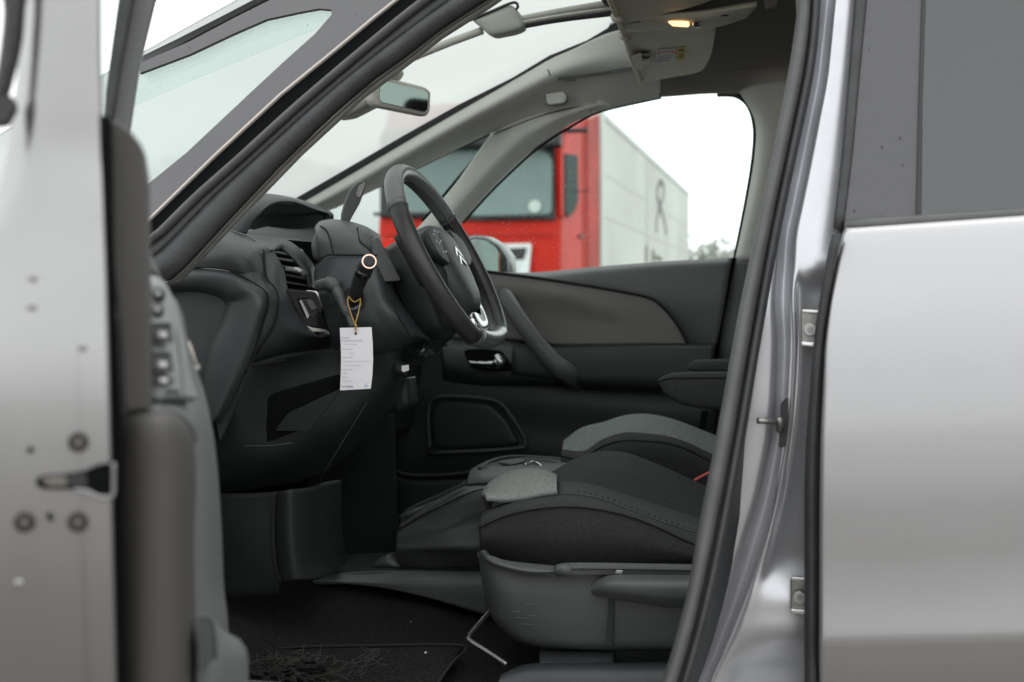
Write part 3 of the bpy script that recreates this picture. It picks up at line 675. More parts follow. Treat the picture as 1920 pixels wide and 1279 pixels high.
dustm = mat('dirt fleck', (.03,.03,.03), .8)
for (x,y,P_,par) in ((1630,90,RP(.003),rdoor),(1688,258,RP(.003),rdoor),(1602,395,RP(.003),rdoor),(1692,309,RP(.003),rdoor),(1654,275,RP(.003),rdoor),(1650,404,RP(.003),rdoor),(666,27,NP(.010),car),(355,89,NP(.010),car),(470,18,NP(.010),car),(577,47,NP(.014),car)):
    disc('dirt_fleck', par, dustm, onp(x,y,P_), (0,-1,0), random.uniform(.0007,.0013), .0006, seg=8)
# ================================================================== DASHBOARD
dash = patch('dashboard', car, plas, [
    [(330,455,2.60),(400,422,2.60),(480,432,2.62),(540,444,2.66),(594,456,2.72)],
    [(330,470,2.20),(400,432,2.20),(460,444,2.22),(505,455,2.28),(548,462,2.42)],
    [(330,480,2.05),(385,445,2.04),(440,453,2.05),(480,461,2.09),(500,468,2.14)],
    [(300,500,1.99),(370,475,1.985),(430,475,1.985),(470,485,2.01),(497,500,2.07)],
    [(290,540,1.985),(355,505,1.98),(430,508,1.985),(475,522,2.01),(505,545,2.06)],
    ], .01, nu=8, nv=6)
tube('trim_line', dash, plasl, [(400,425,2.30),(440,435,2.22),(470,446,2.18),(494,466,2.13)], .002, n=6)
tube('trim_line', dash, plasl, [(470,436,2.58),(530,446,2.64),(590,456,2.72)], .0022, n=6)
# band between end cap and seam, then pod with vent
patch('side_fascia', dash, plas, [
    [(430,508,1.99),(470,500,2.01),(494,468,2.10),(500,468,2.12),(512,468,2.13)],
    [(466,527,1.995),(485,525,2.01),(500,520,2.06),(515,510,2.08),(532,505,2.12)],
    [(500,548,2.0),(508,552,2.01),(518,548,2.04),(530,540,2.08),(540,541,2.12)],
    [(504,575,2.0),(512,580,2.01),(526,578,2.03),(545,575,2.07),(562,590,2.12)],
    [(494,605,2.0),(505,612,2.01),(522,615,2.03),(560,622,2.07),(600,632,2.12)],
    [(480,650,2.0),(492,652,2.02),(515,655,2.05),(555,650,2.12),(620,630,2.2)],
    [(455,700,2.01),(470,700,2.05),(500,690,2.12),(550,680,2.2),(620,660,2.3)]], .01)
tube('trim_seam', dash, seamd, [(494,468,2.09),(499,518,2.05),(516,541,2.03),(522,568,2.02),(514,610,2.015),(493,646,2.01),(469,682,2.01)], .0018, n=5)
# round end cap
patch('end_cap', dash, plas, [
    [(270,520,1.99),(330,505,1.985),(390,504,1.985),(432,510,1.985),(466,527,1.985),(497,548,1.99),(502,572,1.99),(493,604,1.99),(473,671,1.99),(415,790,1.99)],
    [(270,530,1.965),(330,516,1.96),(388,514,1.96),(427,520,1.96),(455,535,1.96),(478,553,1.965),(485,574,1.965),(475,604,1.965),(450,671,1.965),(400,790,1.965)],
    [(270,555,1.975),(330,540,1.965),(380,540,1.965),(414,547,1.965),(430,556,1.965),(438,566,1.97),(436,580,1.97),(425,610,1.97),(402,665,1.97),(375,790,1.97)],
    [(270,565,2.0),(325,550,2.0),(370,550,2.0),(402,558,2.0),(414,566,2.0),(418,574,2.0),(414,588,2.0),(402,620,2.0),(382,670,2.0),(360,790,2.0)]], .008)
plate('end_cap_panel', dash, plas, [(250,550),(330,544),(412,548),(430,565),(424,600),(395,670),(370,730),(250,730)], YP(1.992), .02, .003, r=8)
tube('trim_seam', dash, seamd, [(330,503,1.982),(390,502,1.98),(432,508,1.98),(466,525,1.98),(498,547,1.985),(504,572,1.985),(495,604,1.985),(475,671,1.985),(460,700,1.985)], .0015, n=5)
# vent
vent = patch('air_vent', dash, plas, [
    [(500,465,2.13),(531,449,2.22),(560,464,2.22),(582,488,2.22),(592,508,2.22),(594,545,2.22)],
    [(506,468,2.12),(530,458,2.19),(552,472,2.19),(572,494,2.19),(584,512,2.19),(588,542,2.19)],
    [(512,469,2.125),(528,466,2.18),(544,478,2.18),(560,496,2.18),(574,516,2.18),(584,538,2.18)]], .006, label='side air vent with thin slats')
plate('vent_cavity', vent, matte, [(508,468),(540,472),(570,495),(592,530),(592,546),(536,540),(530,505),(518,482)], YP(2.235), .02)
for k,(a,b) in enumerate((((514,472),(556,478)),((521,484),(568,492)),((528,498),(578,508)),((534,514),(586,524)),((536,528),(590,536)))):
    plate('vent_slat', vent, plasl, [(a[0],a[1]),(b[0],b[1]),(b[0]+1,b[1]+3.5),(a[0]+1,a[1]+3.5)], (at(545,505,2.19),Vector((-.35,.93,.1)).normalized()), .02, .0008)
tube('vent_tab', vent, silverp, [(537,505,2.17),(556,507,2.165),(566,510,2.165)], [.005,.006,.005], n=10)
tube('vent_tab', vent, plasl, [(566,512,2.165),(574,515,2.165)], .006, n=10, s=1)
# light switch panel
lsp = plate('light_switch_panel', dash, gloss, [(536,543),(592,548),(600,566),(622,622),(584,620),(566,600)], (at(578,580,2.12),Vector((-.5,.85,.1)).normalized()), .015, .002, r=4)
pl_ = (at(578,580,2.105),Vector((-.5,.85,.1)).normalized())
plate('switch', lsp, plas2, [(566,562),(585,560),(596,583),(590,597),(580,594)], pl_, .008, .002, r=4)
plate('switch', lsp, plasl, [(573,563),(586,562),(594,578),(583,582)], pl_, .004, .001, shift=-.004, r=3)
plate('trim_line', lsp, silverp, [(561,563),(565,562),(580,592),(576,598)], pl_, .003, shift=-.002, r=2)
plate('trim_line', lsp, chrome, [(575,610),(585,614),(612,618),(616,622),(584,621)], pl_, .003, shift=-.002, r=2)
# dark centre recess behind vent
plate('display_recess', dash, matte, [(531,449),(600,455),(640,470),(640,560),(594,548),(592,508),(565,466)], YP(2.45), .05)
# instrument hood, centre
hood = patch('instrument_hood', dash, plas, [
    [(395,430,2.32),(430,385,2.36),(466,364,2.42),(502,363,2.50),(552,371,2.72),(594,385,2.92),(619,396,3.02),(626,405,3.04),(622,416,3.04)],
    [(430,435,2.26),(462,398,2.30),(488,376,2.36),(514,371,2.46),(553,375,2.66),(592,389,2.88),(614,398,2.99),(621,405,3.0),(618,415,3.0)],
    [(463,438,2.28),(478,410,2.30),(496,390,2.34),(517,378,2.44),(550,379,2.64),(590,391,2.86),(610,400,2.98),(617,406,3.0),(613,414,3.0)]], .012)
plate('display_screen', hood, gloss, [(440,440),(480,392),(520,374),(600,392),(618,404),(612,418),(590,458),(540,448)], (at(540,415,2.95), Vector((-.6,.75,0)).normalized()), .01)
patch('hood_floor', hood, plas2, [[(450,438,2.30),(530,448,2.55),(592,458,2.75)],[(500,425,2.7),(560,430,2.9),(622,418,3.1)]], .006)
# gear selector stalk
gs_ = plate('gear_selector', car, doorgrey, [(640,420),(641,402),(647,380),(656,358),(668,344),(680,338),(686,342),(684,358),(675,382),(663,403),(654,420)], (at(664,380,2.32),Vector((-.5,.86,.1)).normalized()), .014, .006, r=4, seg=4)
plate('selector_face', gs_, chrome, [(668,366),(673,349),(684,341),(683,350),(676,368),(671,371)], (at(664,380,2.32),Vector((-.5,.86,.1)).normalized()), .003, .001, shift=-.002, r=2)
# steering column pod
pod = patch('column_pod', dash, plasl, [
    [(590,426,2.24),(600,415,2.30),(625,411,2.36),(655,415,2.38),(685,424,2.40),(712,440,2.40)],
    [(591,430,2.16),(605,420,2.17),(630,417,2.18),(660,421,2.19),(690,432,2.20),(716,455,2.22)],
    [(594,445,2.13),(612,442,2.12),(635,440,2.12),(660,444,2.12),(690,455,2.13),(722,474,2.16)],
    [(600,485,2.14),(614,480,2.12),(640,479,2.115),(665,479,2.115),(700,479,2.12),(726,484,2.15)]], .01, label='curved instrument pod over the column')
tube('trim_seam', dash, seamd, [(595,495,2.12),(614,479,2.11),(650,478.5,2.105),(707,478.5,2.105)], .0016, n=5)
tube('trim_seam', dash, seamd, [(600,424,2.15),(612,432,2.12),(620,455,2.11),(626,479,2.105)], .0014, n=5)
tube('trim_seam', dash, seamd, [(670,427,2.16),(674,450,2.12),(690,466,2.11),(700,478,2.105)], .0014, n=5)
puff('pod_side', dash, plasl, [(590,438),(598,432),(606,445),(612,470),(600,490),(588,485),(584,462)], 2.15, .012, back=.05, rings=5, r=5)
patch('column_shroud', dash, plas, [
    [(592,496,2.16),(614,480,2.12),(650,479,2.11),(690,479,2.11),(712,485,2.13),(728,500,2.2)],
    [(588,515,2.16),(612,510,2.12),(650,510,2.10),(690,512,2.10),(718,520,2.12),(740,530,2.2)],
    [(592,536,2.15),(615,535,2.11),(650,540,2.095),(690,545,2.095),(724,550,2.11),(755,560,2.2)],
    [(600,560,2.13),(625,565,2.10),(655,575,2.09),(700,580,2.09),(745,590,2.10),(785,600,2.2)],
    [(610,600,2.13),(640,605,2.11),(672,612,2.10),(715,618,2.10),(760,622,2.12),(815,630,2.22)],
    [(622,640,2.15),(650,650,2.14),(685,662,2.14),(735,650,2.14),(780,634,2.16),(830,640,2.26)],
    [(640,690,2.22),(660,690,2.22),(690,680,2.22),(740,662,2.22),(785,645,2.22),(840,650,2.3)]], .01)
tube('shroud_ridge', dash, plasl, [(598,536,2.11),(620,531,2.09),(632,545,2.085),(645,575,2.085),(660,612,2.09)], [.010,.012,.009,.008,.005], n=10, s=8)
tube('trim_seam', dash, seamd, [(612,575,2.10),(640,563,2.085),(660,558,2.085)], .0013, n=5)
tube('trim_seam', dash, seamd, [(722,540,2.095),(745,590,2.085),(772,634,2.12)], .002, n=5)
# big dark column body under the wheel
patch('column_body', dash, plas2, [
    [(728,470,2.22),(760,452,2.20),(800,450,2.20),(835,470,2.24)],
    [(735,520,2.18),(765,510,2.14),(800,510,2.14),(840,530,2.2)],
    [(755,570,2.17),(780,565,2.14),(815,570,2.14),(850,580,2.2)],
    [(775,610,2.18),(800,615,2.16),(830,618,2.16),(862,612,2.22)],
    [(790,640,2.25),(810,640,2.22),(840,634,2.22),(865,620,2.28)]], .01)
ring = disc('stalk_socket', dash, gloss, at(664,560,2.085), (-.1,-1,.1), .021, .004, bevel=.001)
stalk = tube('indicator_stalk', car, plas2, [(663,575,2.09),(664,562,2.08),(668,545,2.06),(676,522,2.04),(686,500,2.02),(691,492,2.015)], [.010,.011,.0115,.0125,.0135,.014], n=18, s=8)
dn = (at(690,492,2.0)-at(676,522,2.04)).normalized(); dn = (dn*.45 + (cam_o-at(691,491,2.01)).normalized()*.9).normalized()
disc('stalk_ring', stalk, mat('copper ring', (.75,.55,.45), .25, .9), at(692,491,2.005), dn, .0128, .004, bevel=.001)
disc('stalk_cap', stalk, plas2, at(692,491,2.005)+dn*.0035, dn, .0104, .003, r2=.008, bevel=.001)
tube('stalk_collar', stalk, gloss, [(680,514,2.028),(684,505,2.022)], .0142, n=18, s=1)
plate('shift_paddle', car, plasl, [(698,450),(703,446),(711,447),(722,466),(752,524),(748,527),(722,529),(704,535),(692,533),(700,500)], (at(720,490,2.12), Vector((-.55,.82,.1)).normalized()), .008, .002, r=4)
# knee panel
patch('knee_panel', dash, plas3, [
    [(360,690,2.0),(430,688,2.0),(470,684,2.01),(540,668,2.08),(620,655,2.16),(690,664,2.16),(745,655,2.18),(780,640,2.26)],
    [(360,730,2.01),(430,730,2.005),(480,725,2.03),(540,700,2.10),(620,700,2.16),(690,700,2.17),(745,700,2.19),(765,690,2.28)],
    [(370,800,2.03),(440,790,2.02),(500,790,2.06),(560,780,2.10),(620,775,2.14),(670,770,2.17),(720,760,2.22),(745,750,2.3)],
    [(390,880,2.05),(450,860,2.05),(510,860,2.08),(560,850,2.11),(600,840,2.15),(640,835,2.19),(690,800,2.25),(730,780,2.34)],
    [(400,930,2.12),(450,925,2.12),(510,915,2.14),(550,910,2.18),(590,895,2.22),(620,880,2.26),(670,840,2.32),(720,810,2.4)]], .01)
slab('side_strip', dash, plas, [(443,690,2.0),(471,688,2.0),(412,825,2.0),(405,790,2.0)], .01)
tube('trim_seam', dash, seamd, [(443,690,1.997),(405,780,1.997)], .002, n=5, s=1)
tube('trim_seam', dash, seamd, [(440,688,2.0),(475,685,2.005),(535,675,2.06)], .0018, n=5)
plate('fuse_recess', dash, matte, [(505,742),(630,705),(640,720),(580,800),(500,830),(456,838)], (at(540,780,2.06), Vector((-.05,.98,.15)).normalized()), .02, .002, r=6)
plate('recess_shelf', dash, plas2, [(540,775),(640,728),(628,745),(580,808),(515,808)], (at(560,780,2.055), Vector((-.05,.98,.15)).normalized()), .01, .002, r=4)
tube('trim_line', dash, plasl, [(700,735,2.185),(660,800,2.165),(620,865,2.16),(600,900,2.2)], .0005, n=5)
tube('trim_line', dash, plasl, [(458,836,2.035),(510,835,2.04),(548,830,2.05)], .0006, n=5)
# levers beneath column
lv = tube('column_lever', dash, gloss, [(768,668,2.18),(785,666,2.16),(795,655,2.16),(798,645,2.18)], .006, n=8)
tube('column_lever', dash, plas2, [(738,675,2.2),(750,690,2.18),(765,695,2.18)], .012, n=8)
plate('lever_label', dash, white, [(753,686),(766,684),(767,694),(757,698),(753,695)], YP(2.165), .001)
puff('column_knob', dash, plas2, [(775,655),(800,648),(806,668),(790,675),(776,670)], 2.2, .01, back=.03, rings=4, r=5)
puff('underside_cover', dash, plas2, [(735,730),(765,705),(770,760),(745,775),(730,760)], 2.35, .01, back=.05, rings=4, r=8)
# dashboard mass across the car
mk('dashboard_core', [Vector(v) for v in [(-1.36,2.02,.58),(-1.05,2.02,.58),(-1.36,3.38,.58),(-1.05,3.38,.58),(-1.36,2.02,.90),(-1.0,2.06,.93),(-1.36,3.38,.90),(-1.0,3.34,.93)]], [(0,1,3,2),(4,6,7,5),(0,4,5,1),(2,3,7,6),(0,2,6,4),(1,5,7,3)], plas2, dash, True, bevel=.02)

# ---- footwell
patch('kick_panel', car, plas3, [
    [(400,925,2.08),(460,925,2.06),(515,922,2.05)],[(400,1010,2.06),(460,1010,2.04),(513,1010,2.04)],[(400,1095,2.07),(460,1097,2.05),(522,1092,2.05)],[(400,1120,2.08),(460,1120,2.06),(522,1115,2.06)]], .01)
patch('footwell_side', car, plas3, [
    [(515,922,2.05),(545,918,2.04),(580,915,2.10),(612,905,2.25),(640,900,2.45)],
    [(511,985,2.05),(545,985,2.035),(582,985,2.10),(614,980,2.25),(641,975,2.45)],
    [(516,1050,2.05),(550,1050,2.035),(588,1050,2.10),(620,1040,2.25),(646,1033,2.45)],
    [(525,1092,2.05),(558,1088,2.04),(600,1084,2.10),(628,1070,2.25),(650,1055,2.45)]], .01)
tube('trim_seam', car, seamd, [(517,922,2.045),(510,985,2.04),(514,1045,2.04),(526,1093,2.045)], .002, n=5)
plate('footwell_back', car, plas2, [(560,780),(735,780),(745,1100),(560,1100)], YP(2.95), .02)
boxw('firewall_trim', car, matte, -1.25, -1.2, 2.0, 3.35, .3, .8)
patch('tunnel_trim', car, plasl, [
    [(585,1078,2.35),(700,1070,2.42),(800,1070,2.42),(910,1072,2.42)],
    [(590,1088,2.33),(700,1088,2.38),(800,1090,2.38),(915,1090,2.38)],
    [(585,1092,2.33),(700,1100,2.38),(805,1122,2.38),(915,1155,2.38)]], .01)
patch('tunnel_top', car, plas2, [[(645,1038,2.75),(745,1036,2.75),(910,1030,2.75)],[(600,1080,2.36),(745,1072,2.42),(910,1073,2.42)]], .01)
puff('brake_pedal', car, plasl, [(694,1064),(706,1050),(726,1041),(742,1050),(752,1064)], 2.5, .01, back=.04, rings=4, r=5)
# carpet
patch('carpet', car, carpet, [
    [(380,1085,2.2),(520,1090,2.30),(700,1090,2.48),(810,1115,2.5),(940,1150,2.5),(1300,1180,2.5)],
    [(380,1150,2.05),(520,1150,2.15),(700,1150,2.3),(810,1160,2.3),(940,1185,2.3),(1300,1200,2.3)],
    [(380,1225,1.98),(520,1220,2.04),(700,1215,2.1),(810,1220,2.15),(940,1230,2.15),(1300,1240,2.15)],
    [(380,1340,1.90),(520,1330,1.90),(700,1325,1.90),(810,1325,1.90),(940,1325,1.90),(1300,1325,1.90)]], .01)

# ---- centre console
con = patch('centre_console', car, plasc, [
    [(752,975,2.56),(775,955,2.56),(826,932,2.55),(874,910,2.54),(944,902,2.53),(1040,900,2.53)],
    [(748,988,2.49),(780,972,2.48),(830,948,2.47),(880,925,2.46),(944,915,2.46),(1040,912,2.46)],
    [(744,1000,2.47),(790,990,2.46),(835,985,2.455),(890,955,2.455),(944,950,2.45),(1040,950,2.45)],
    [(742,1020,2.47),(790,1015,2.46),(835,1000,2.455),(890,985,2.46),(944,980,2.455),(1040,980,2.455)],
    [(742,1030,2.47),(790,1028,2.455),(835,1026,2.44),(890,1024,2.44),(944,1024,2.44),(1040,1024,2.44)],
    [(742,1040,2.48),(790,1040,2.47),(835,1041,2.465),(890,1043,2.46),(944,1045,2.46),(1040,1045,2.46)],
    [(750,1070,2.52),(790,1072,2.5),(835,1072,2.5),(890,1073,2.5),(944,1074,2.5),(1040,1074,2.5)]], .01, label='dark centre console between the seats')
patch('console_top', con, plasc, [[(752,975,2.56),(775,955,2.56),(826,932,2.55),(874,910,2.54)],[(790,960,2.85),(800,948,2.85),(840,928,2.85),(880,905,2.85)]], .008)
tube('console_piping', con, seamd, [(745,995,2.463),(775,976,2.47),(826,950,2.46),(876,926,2.45),(905,917,2.45)], .0016, n=5)
tube('console_piping', con, plasl, [(748,990,2.475),(800,958,2.47),(872,916,2.45)], .002, n=5)
puff('console_switch', con, plasl, [(752,968),(770,955),(795,950),(790,957),(765,971)], 2.52, .006, back=.01, rings=3, r=4)
lid = patch('console_tray', con, doorgrey, [
    [(882,880,2.80),(923,860,2.86),(970,855,2.9),(1020,857,2.9),(1075,862,2.9)],
    [(878,893,2.60),(905,884,2.57),(944,880,2.56),(990,878,2.56),(1060,880,2.56)],
    [(875,906,2.53),(905,903,2.50),(944,899,2.49),(990,895,2.49),(1060,893,2.49)],
    [(876,912,2.54),(905,912,2.52),(944,908,2.51),(990,905,2.51),(1060,903,2.51)]], .008, label='grey console tray with cup holders')
slab('tray_cup', lid, plas2, sm([(903,878,2.62),(930,866,2.71),(975,860,2.79),(1025,862,2.79),(1045,868,2.73),(1010,875,2.65),(960,876,2.62)], 4), .004)
slab('tray_cup', lid, plasl, sm([(935,869,2.66),(965,863,2.72),(985,866,2.70),(962,873,2.63)], 4), .004, d=Vector((0,0,1)))
tube('tray_trim', lid, chrome, [(985,872,2.62),(998,866,2.66),(1008,869,2.64),(1016,875,2.62)], .0035, n=6)
tube('tray_trim', lid, plas, [(900,879,2.63),(925,864,2.74),(970,857,2.85),(1060,862,2.86)], .005, n=6)

# ---- driver's seat
seat = empty('x',(0,0,0),'x','x'); bpy.data.objects.remove(seat)
ST = [(900,1036),(925,1042),(953,1047),(1067,1062),(1180,1066),(1296,1067),(1420,1067)]
S1 = [(899,1010),(925,1012),(953,1012),(1067,1010),(1180,1018),(1296,1042),(1420,1050)]
S2 = [(897,990),(925,973),(953,966),(1010,954),(1067,950),(1121,955),(1206,977),(1303,1021),(1400,1050)]
S3 = [(905,960),(917,945),(970,941),(1020,932),(1079,928),(1130,938),(1206,967),(1307,1001),(1400,1020)]
S4 = [(911,936),(919,917),(953,897),(991,889),(1024,894),(1050,902),(1105,907),(1185,931),(1311,971),(1400,990)]
S5 = [(985,905),(1024,891),(1058,871),(1100,854),(1142,847),(1176,852),(1239,875),(1311,908),(1400,945)]
def rs2(L, n=10):
    V = [Vector(p) for p in sm([tuple(map(float,p)) for p in L], 6, False)]
    d=[0]
    for i in range(1,len(V)): d.append(d[-1]+(V[i]-V[i-1]).length)
    out=[]
    for i in range(n):
        t=d[-1]*i/(n-1); j=1
        while j<len(V)-1 and d[j]<t: j+=1
        w_=V[j-1].lerp(V[j],(t-d[j-1])/max(d[j]-d[j-1],1e-9)); out.append(tuple(w_))
    return out
def rowY(L, Ys, n=10):
    r = rs2(L, n); 
    return [(x,y, Ys[0]+(Ys[1]-Ys[0])*min(1,i/2.5) if len(Ys)==2 else Ys[0]) for i,(x,y) in enumerate(r)]
seat = patch('driver_seat', car, fab, [rowY([(x,y+12) for x,y in ST],(2.09,2.03)), rowY(ST,(2.07,2.01)), rowY(S1,(2.045,1.985)), rowY(S2,(2.05,2.0))], .01, nu=5, label='near black and grey cloth seat')
patch('side_bolster', seat, fabp, [rowY(S2,(2.05,2.0)), rowY([((a[0]+b[0])/2,(a[1]+b[1])/2-2) for a,b in zip(rs2(S2,9),rs2(S3,9))],(2.055,2.01)), rowY(S3,(2.09,2.05)), rowY([(x+3,y+4) for x,y in S3],(2.10,2.065))], .01, nu=5)
# insert: front grey part & rear part
A3 = rs2(S3,24); A4 = rs2(S4,24)
i3 = [k for k in range(24)]
def cut(L, x0, x1):
    out=[p for p in rs2(L,60) if x0<=p[0]<=x1]; return out
def ins(name, m, x0, x1, x0b, x1b, parent, n=8):
    a = rs2(cut(S3,x0,x1),n) if x0>1000 else rs2([(911,939),(940,941.5),(970,941),(1020,932),(1046,928)],n); b = rs2(cut(S4,x0b,x1b),n)
    mid = [((p[0]+q[0])/2,(p[1]+q[1])/2-2) for p,q in zip(a,b)]
    return patch(name, parent, m, [[(x,y,2.06) for x,y in a],[(x,y,2.14) for x,y in mid],[(x,y,2.24) for x,y in b],[(x+(3 if x<1000 else 0),y+4,2.33) for x,y in b],[(x+(8 if x<1000 else 0),y+22,2.38) for x,y in b]], .01)
ins('seat_centre_front', fabg, 905, 1046, 909, 1044, seat)
ins('seat_centre', mat('mid seat cloth', (.075,.082,.08), .9, spec=.15, bump=(1400,.9), noise=(450,.3)), 1044, 1400, 1042, 1400, seat)
patch('side_bolster', seat, fabp, [rowY([(990,930),(1040,915),(1100,925),(1185,950),(1311,990),(1400,1010)],(2.30,2.30)), rowY([(985,915),(1030,900),(1100,880),(1160,880),(1240,905),(1311,935),(1400,970)],(2.38,2.36)), rowY(S5,(2.48,2.46)), rowY([(x,y+6) for x,y in S5],(2.52,2.51)), rowY([(x,y+60) for x,y in S5],(2.54,2.54))], .01, nu=5)
tube('seat_seam', seat, seamd, [(x,y,Y-.003) for (x,y,Y) in rowY(S2,(2.05,2.0))], .0014, n=5, s=4)
tube('seat_seam', seat, seamd, [(x,y,Y-.001) for (x,y,Y) in rowY(S3,(2.09,2.05))], .0011, n=5, s=4)
tube('seat_seam', seat, seamd, [(1046,930,2.055),(1042,918,2.12),(1046,903,2.22)], .0015, n=5)
# dashed stitching behind front part
st_l=[]; q=[(x,y-7) for x,y in rs2(S3,90) if x>1080]
for k in range(0,len(q)-1,2): st_l.append([(q[k][0],q[k][1],2.056),(q[k][0]+(q[k+1][0]-q[k][0])*.75,q[k][1]+(q[k+1][1]-q[k][1])*.75,2.056)])
join_lines('stitching', seat, seamd, st_l, .0008, conv=at)
base = patch('seat_base', seat, plasl, [
    [(897,1040,2.10),(900,1034,2.02),(925,1043,1.99),(960,1052,1.985),(1067,1062,1.985),(1180,1066,1.985),(1296,1066,1.985),(1420,1066,1.985)],
    [(896,1046,2.10),(905,1046,2.01),(930,1058,1.975),(985,1071,1.965),(1037,1072,1.965),(1088,1066,1.965),(1296,1069,1.965),(1420,1069,1.965)],
    [(898,1052,2.10),(908,1056,2.02),(935,1070,1.99),(990,1082,1.985),(1045,1080,1.985),(1092,1076,1.985),(1296,1079,1.985),(1420,1079,1.985)],
    [(905,1100,2.12),(914,1100,2.03),(940,1110,1.99),(990,1120,1.985),(1067,1125,1.985),(1150,1125,1.985),(1296,1125,1.985),(1420,1125,1.985)],
    [(918,1150,2.14),(926,1152,2.05),(948,1165,2.01),(990,1175,2.0),(1067,1185,1.995),(1150,1185,1.995),(1296,1185,1.995),(1420,1185,1.995)],
    [(935,1175,2.16),(945,1185,2.08),(965,1198,2.04),(1000,1208,2.02),(1067,1214,2.01),(1150,1217,2.01),(1296,1218,2.01),(1420,1218,2.01)],
    [(950,1190,2.2),(960,1195,2.14),(980,1205,2.1),(1010,1212,2.08),(1067,1216,2.07),(1150,1219,2.07),(1296,1220,2.07),(1420,1220,2.07)]], .01)
levr = patch('adjuster_lever', seat, plasl, [
    [(1112,1092,1.975),(1130,1083,1.96),(1147,1078,1.955),(1200,1077,1.95),(1296,1078,1.955),(1400,1078,1.955)],
    [(1108,1102,1.965),(1128,1095,1.94),(1150,1092,1.93),(1200,1092,1.925),(1265,1092,1.925),(1400,1092,1.93)],
    [(1107,1108,1.965),(1130,1108,1.94),(1155,1110,1.93),(1200,1114,1.925),(1255,1118,1.925),(1400,1120,1.93)],
    [(1112,1116,1.975),(1135,1121,1.96),(1163,1126,1.955),(1210,1133,1.95),(1262,1140,1.95),(1400,1142,1.955)]], .03)
plate('adjuster_slot', seat, plas2, [(1141,1123),(1152,1123),(1148,1212),(1136,1212)], YP(1.979), .004, .001, r=3)
plate('adjuster_mark', seat, silverp, [(1155,1069),(1168,1070),(1166,1077),(1153,1076)], YP(1.955), .004, .001)
join_lines('scuff_marks', seat, mat('scuff', (.12,.12,.115), .8), [[(986,1133,1.983),(1003,1132,1.983)],[(962,1146,1.99),(975,1148,1.99)],[(968,1158,1.995),(990,1160,1.993)],[(978,1170,1.998),(1000,1172,1.996)],[(990,1155,1.99),(1005,1154,1.99)]], .0007, conv=at)
# seat frame to floor
boxw('seat_mount', seat, plas2, at(1010,1215,2.05).x, at(1250,1215,2.05).x+.3, 2.05, 2.48, .26, .42, .01)
patch('rail_cover', seat, plas, [[(1012,1218,2.04),(1080,1220,2.03),(1150,1220,2.03)],[(1012,1243,2.0),(1080,1245,2.0),(1150,1246,2.0)]], .02)
patch('sill_box', seat, plas, [[(945,1262,1.99),(995,1244,2.0),(1100,1243,2.0),(1290,1240,2.0)],[(935,1275,1.93),(990,1260,1.94),(1100,1258,1.94),(1290,1256,1.94)],[(930,1330,1.92),(990,1330,1.92),(1100,1330,1.92),(1290,1330,1.92)]], .01)
tube('height_bar', seat, mat('bar steel', (.25,.25,.25), .25,.9), [(923,1143,2.1),(900,1168,2.06),(880,1192,2.03),(882,1201,2.02),(915,1222,2.0),(950,1246,1.98)], .0045, n=10, s=6)
# backrest hidden by pillar
bx = at(1420,900,2.2).x
def backrest(parent, y0, y1, x0):
    V = [(x0,y0,.58),(x0+.2,y0,.58),(x0,y1,.58),(x0+.2,y1,.58),(x0+.24,y0+.03,1.14),(x0+.36,y0+.03,1.14),(x0+.24,y1-.03,1.14),(x0+.36,y1-.03,1.14)]
    mk('backrest', [Vector(v) for v in V], [(0,1,3,2),(4,6,7,5),(0,4,5,1),(2,3,7,6),(0,2,6,4),(1,5,7,3)], fabp, parent, True, bevel=.05, seg=4)
    boxw('headrest', parent, fabp, x0+.27, x0+.37, (y0+y1)/2-.13, (y0+y1)/2+.13, 1.17, 1.36, .04, seg=4)
backrest(seat, 2.03, 2.52, .02)
# armrest of the driver's seat
def armrest(P, Y0, Y1, parent, lab):
    pts = rnd(P, 6, 3)
    n0 = len(pts); cx = sum(p[0] for p in pts)/n0; cy = sum(p[1] for p in pts)/n0
    o = puff('armrest', parent, fabp, pts, Y0, .02, back=Y1-Y0, rings=6, p=3, label=lab); return o
# ---- passenger seat
T1 = [(1056,829),(1079,809),(1121,797),(1176,780),(1206,778),(1248,784),(1303,803),(1345,820),(1420,850)]
T2 = [(1054,842),(1092,846),(1134,821),(1163,812),(1206,812),(1269,822),(1332,850),(1400,880)]
T3 = [(1052,852),(1085,860),(1110,845),(1134,832),(1163,824),(1206,824),(1269,832),(1332,862),(1400,890)]
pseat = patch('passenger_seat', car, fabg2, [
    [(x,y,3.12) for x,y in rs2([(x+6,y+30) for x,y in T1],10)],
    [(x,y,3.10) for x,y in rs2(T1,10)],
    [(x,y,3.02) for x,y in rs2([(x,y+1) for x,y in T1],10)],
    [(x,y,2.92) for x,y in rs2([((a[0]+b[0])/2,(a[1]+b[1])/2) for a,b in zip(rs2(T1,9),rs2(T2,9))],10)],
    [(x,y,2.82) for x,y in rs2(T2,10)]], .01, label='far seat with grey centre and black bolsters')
patch('side_bolster', pseat, fabp, [
    [(x,y,2.82) for x,y in rs2(T2,10)],[(x,y,2.785) for x,y in rs2(T3,10)],
    [(x,y,2.77) for x,y in rs2([(x,y+20) for x,y in T3],10)],[(x,y,2.78) for x,y in rs2([(x,y+60) for x,y in T3],10)],[(x,y,2.80) for x,y in rs2([(x,y+110) for x,y in T3],10)]], .01)
tube('seat_seam', pseat, seamd, [(x,y,2.778) for x,y in rs2([(x,y+3) for x,y in T3],10)], .0016, n=5, s=4)
tube('seat_seam', pseat, seamd, [(1130,797,3.02),(1160,805,2.92),(1170,812,2.83)], .0014, n=5)
backrest(pseat, 2.79, 3.27, .02)
boxw('seat_pedestal', pseat, plas2, -.45, .1, 2.82, 3.24, .24, .52, .01)
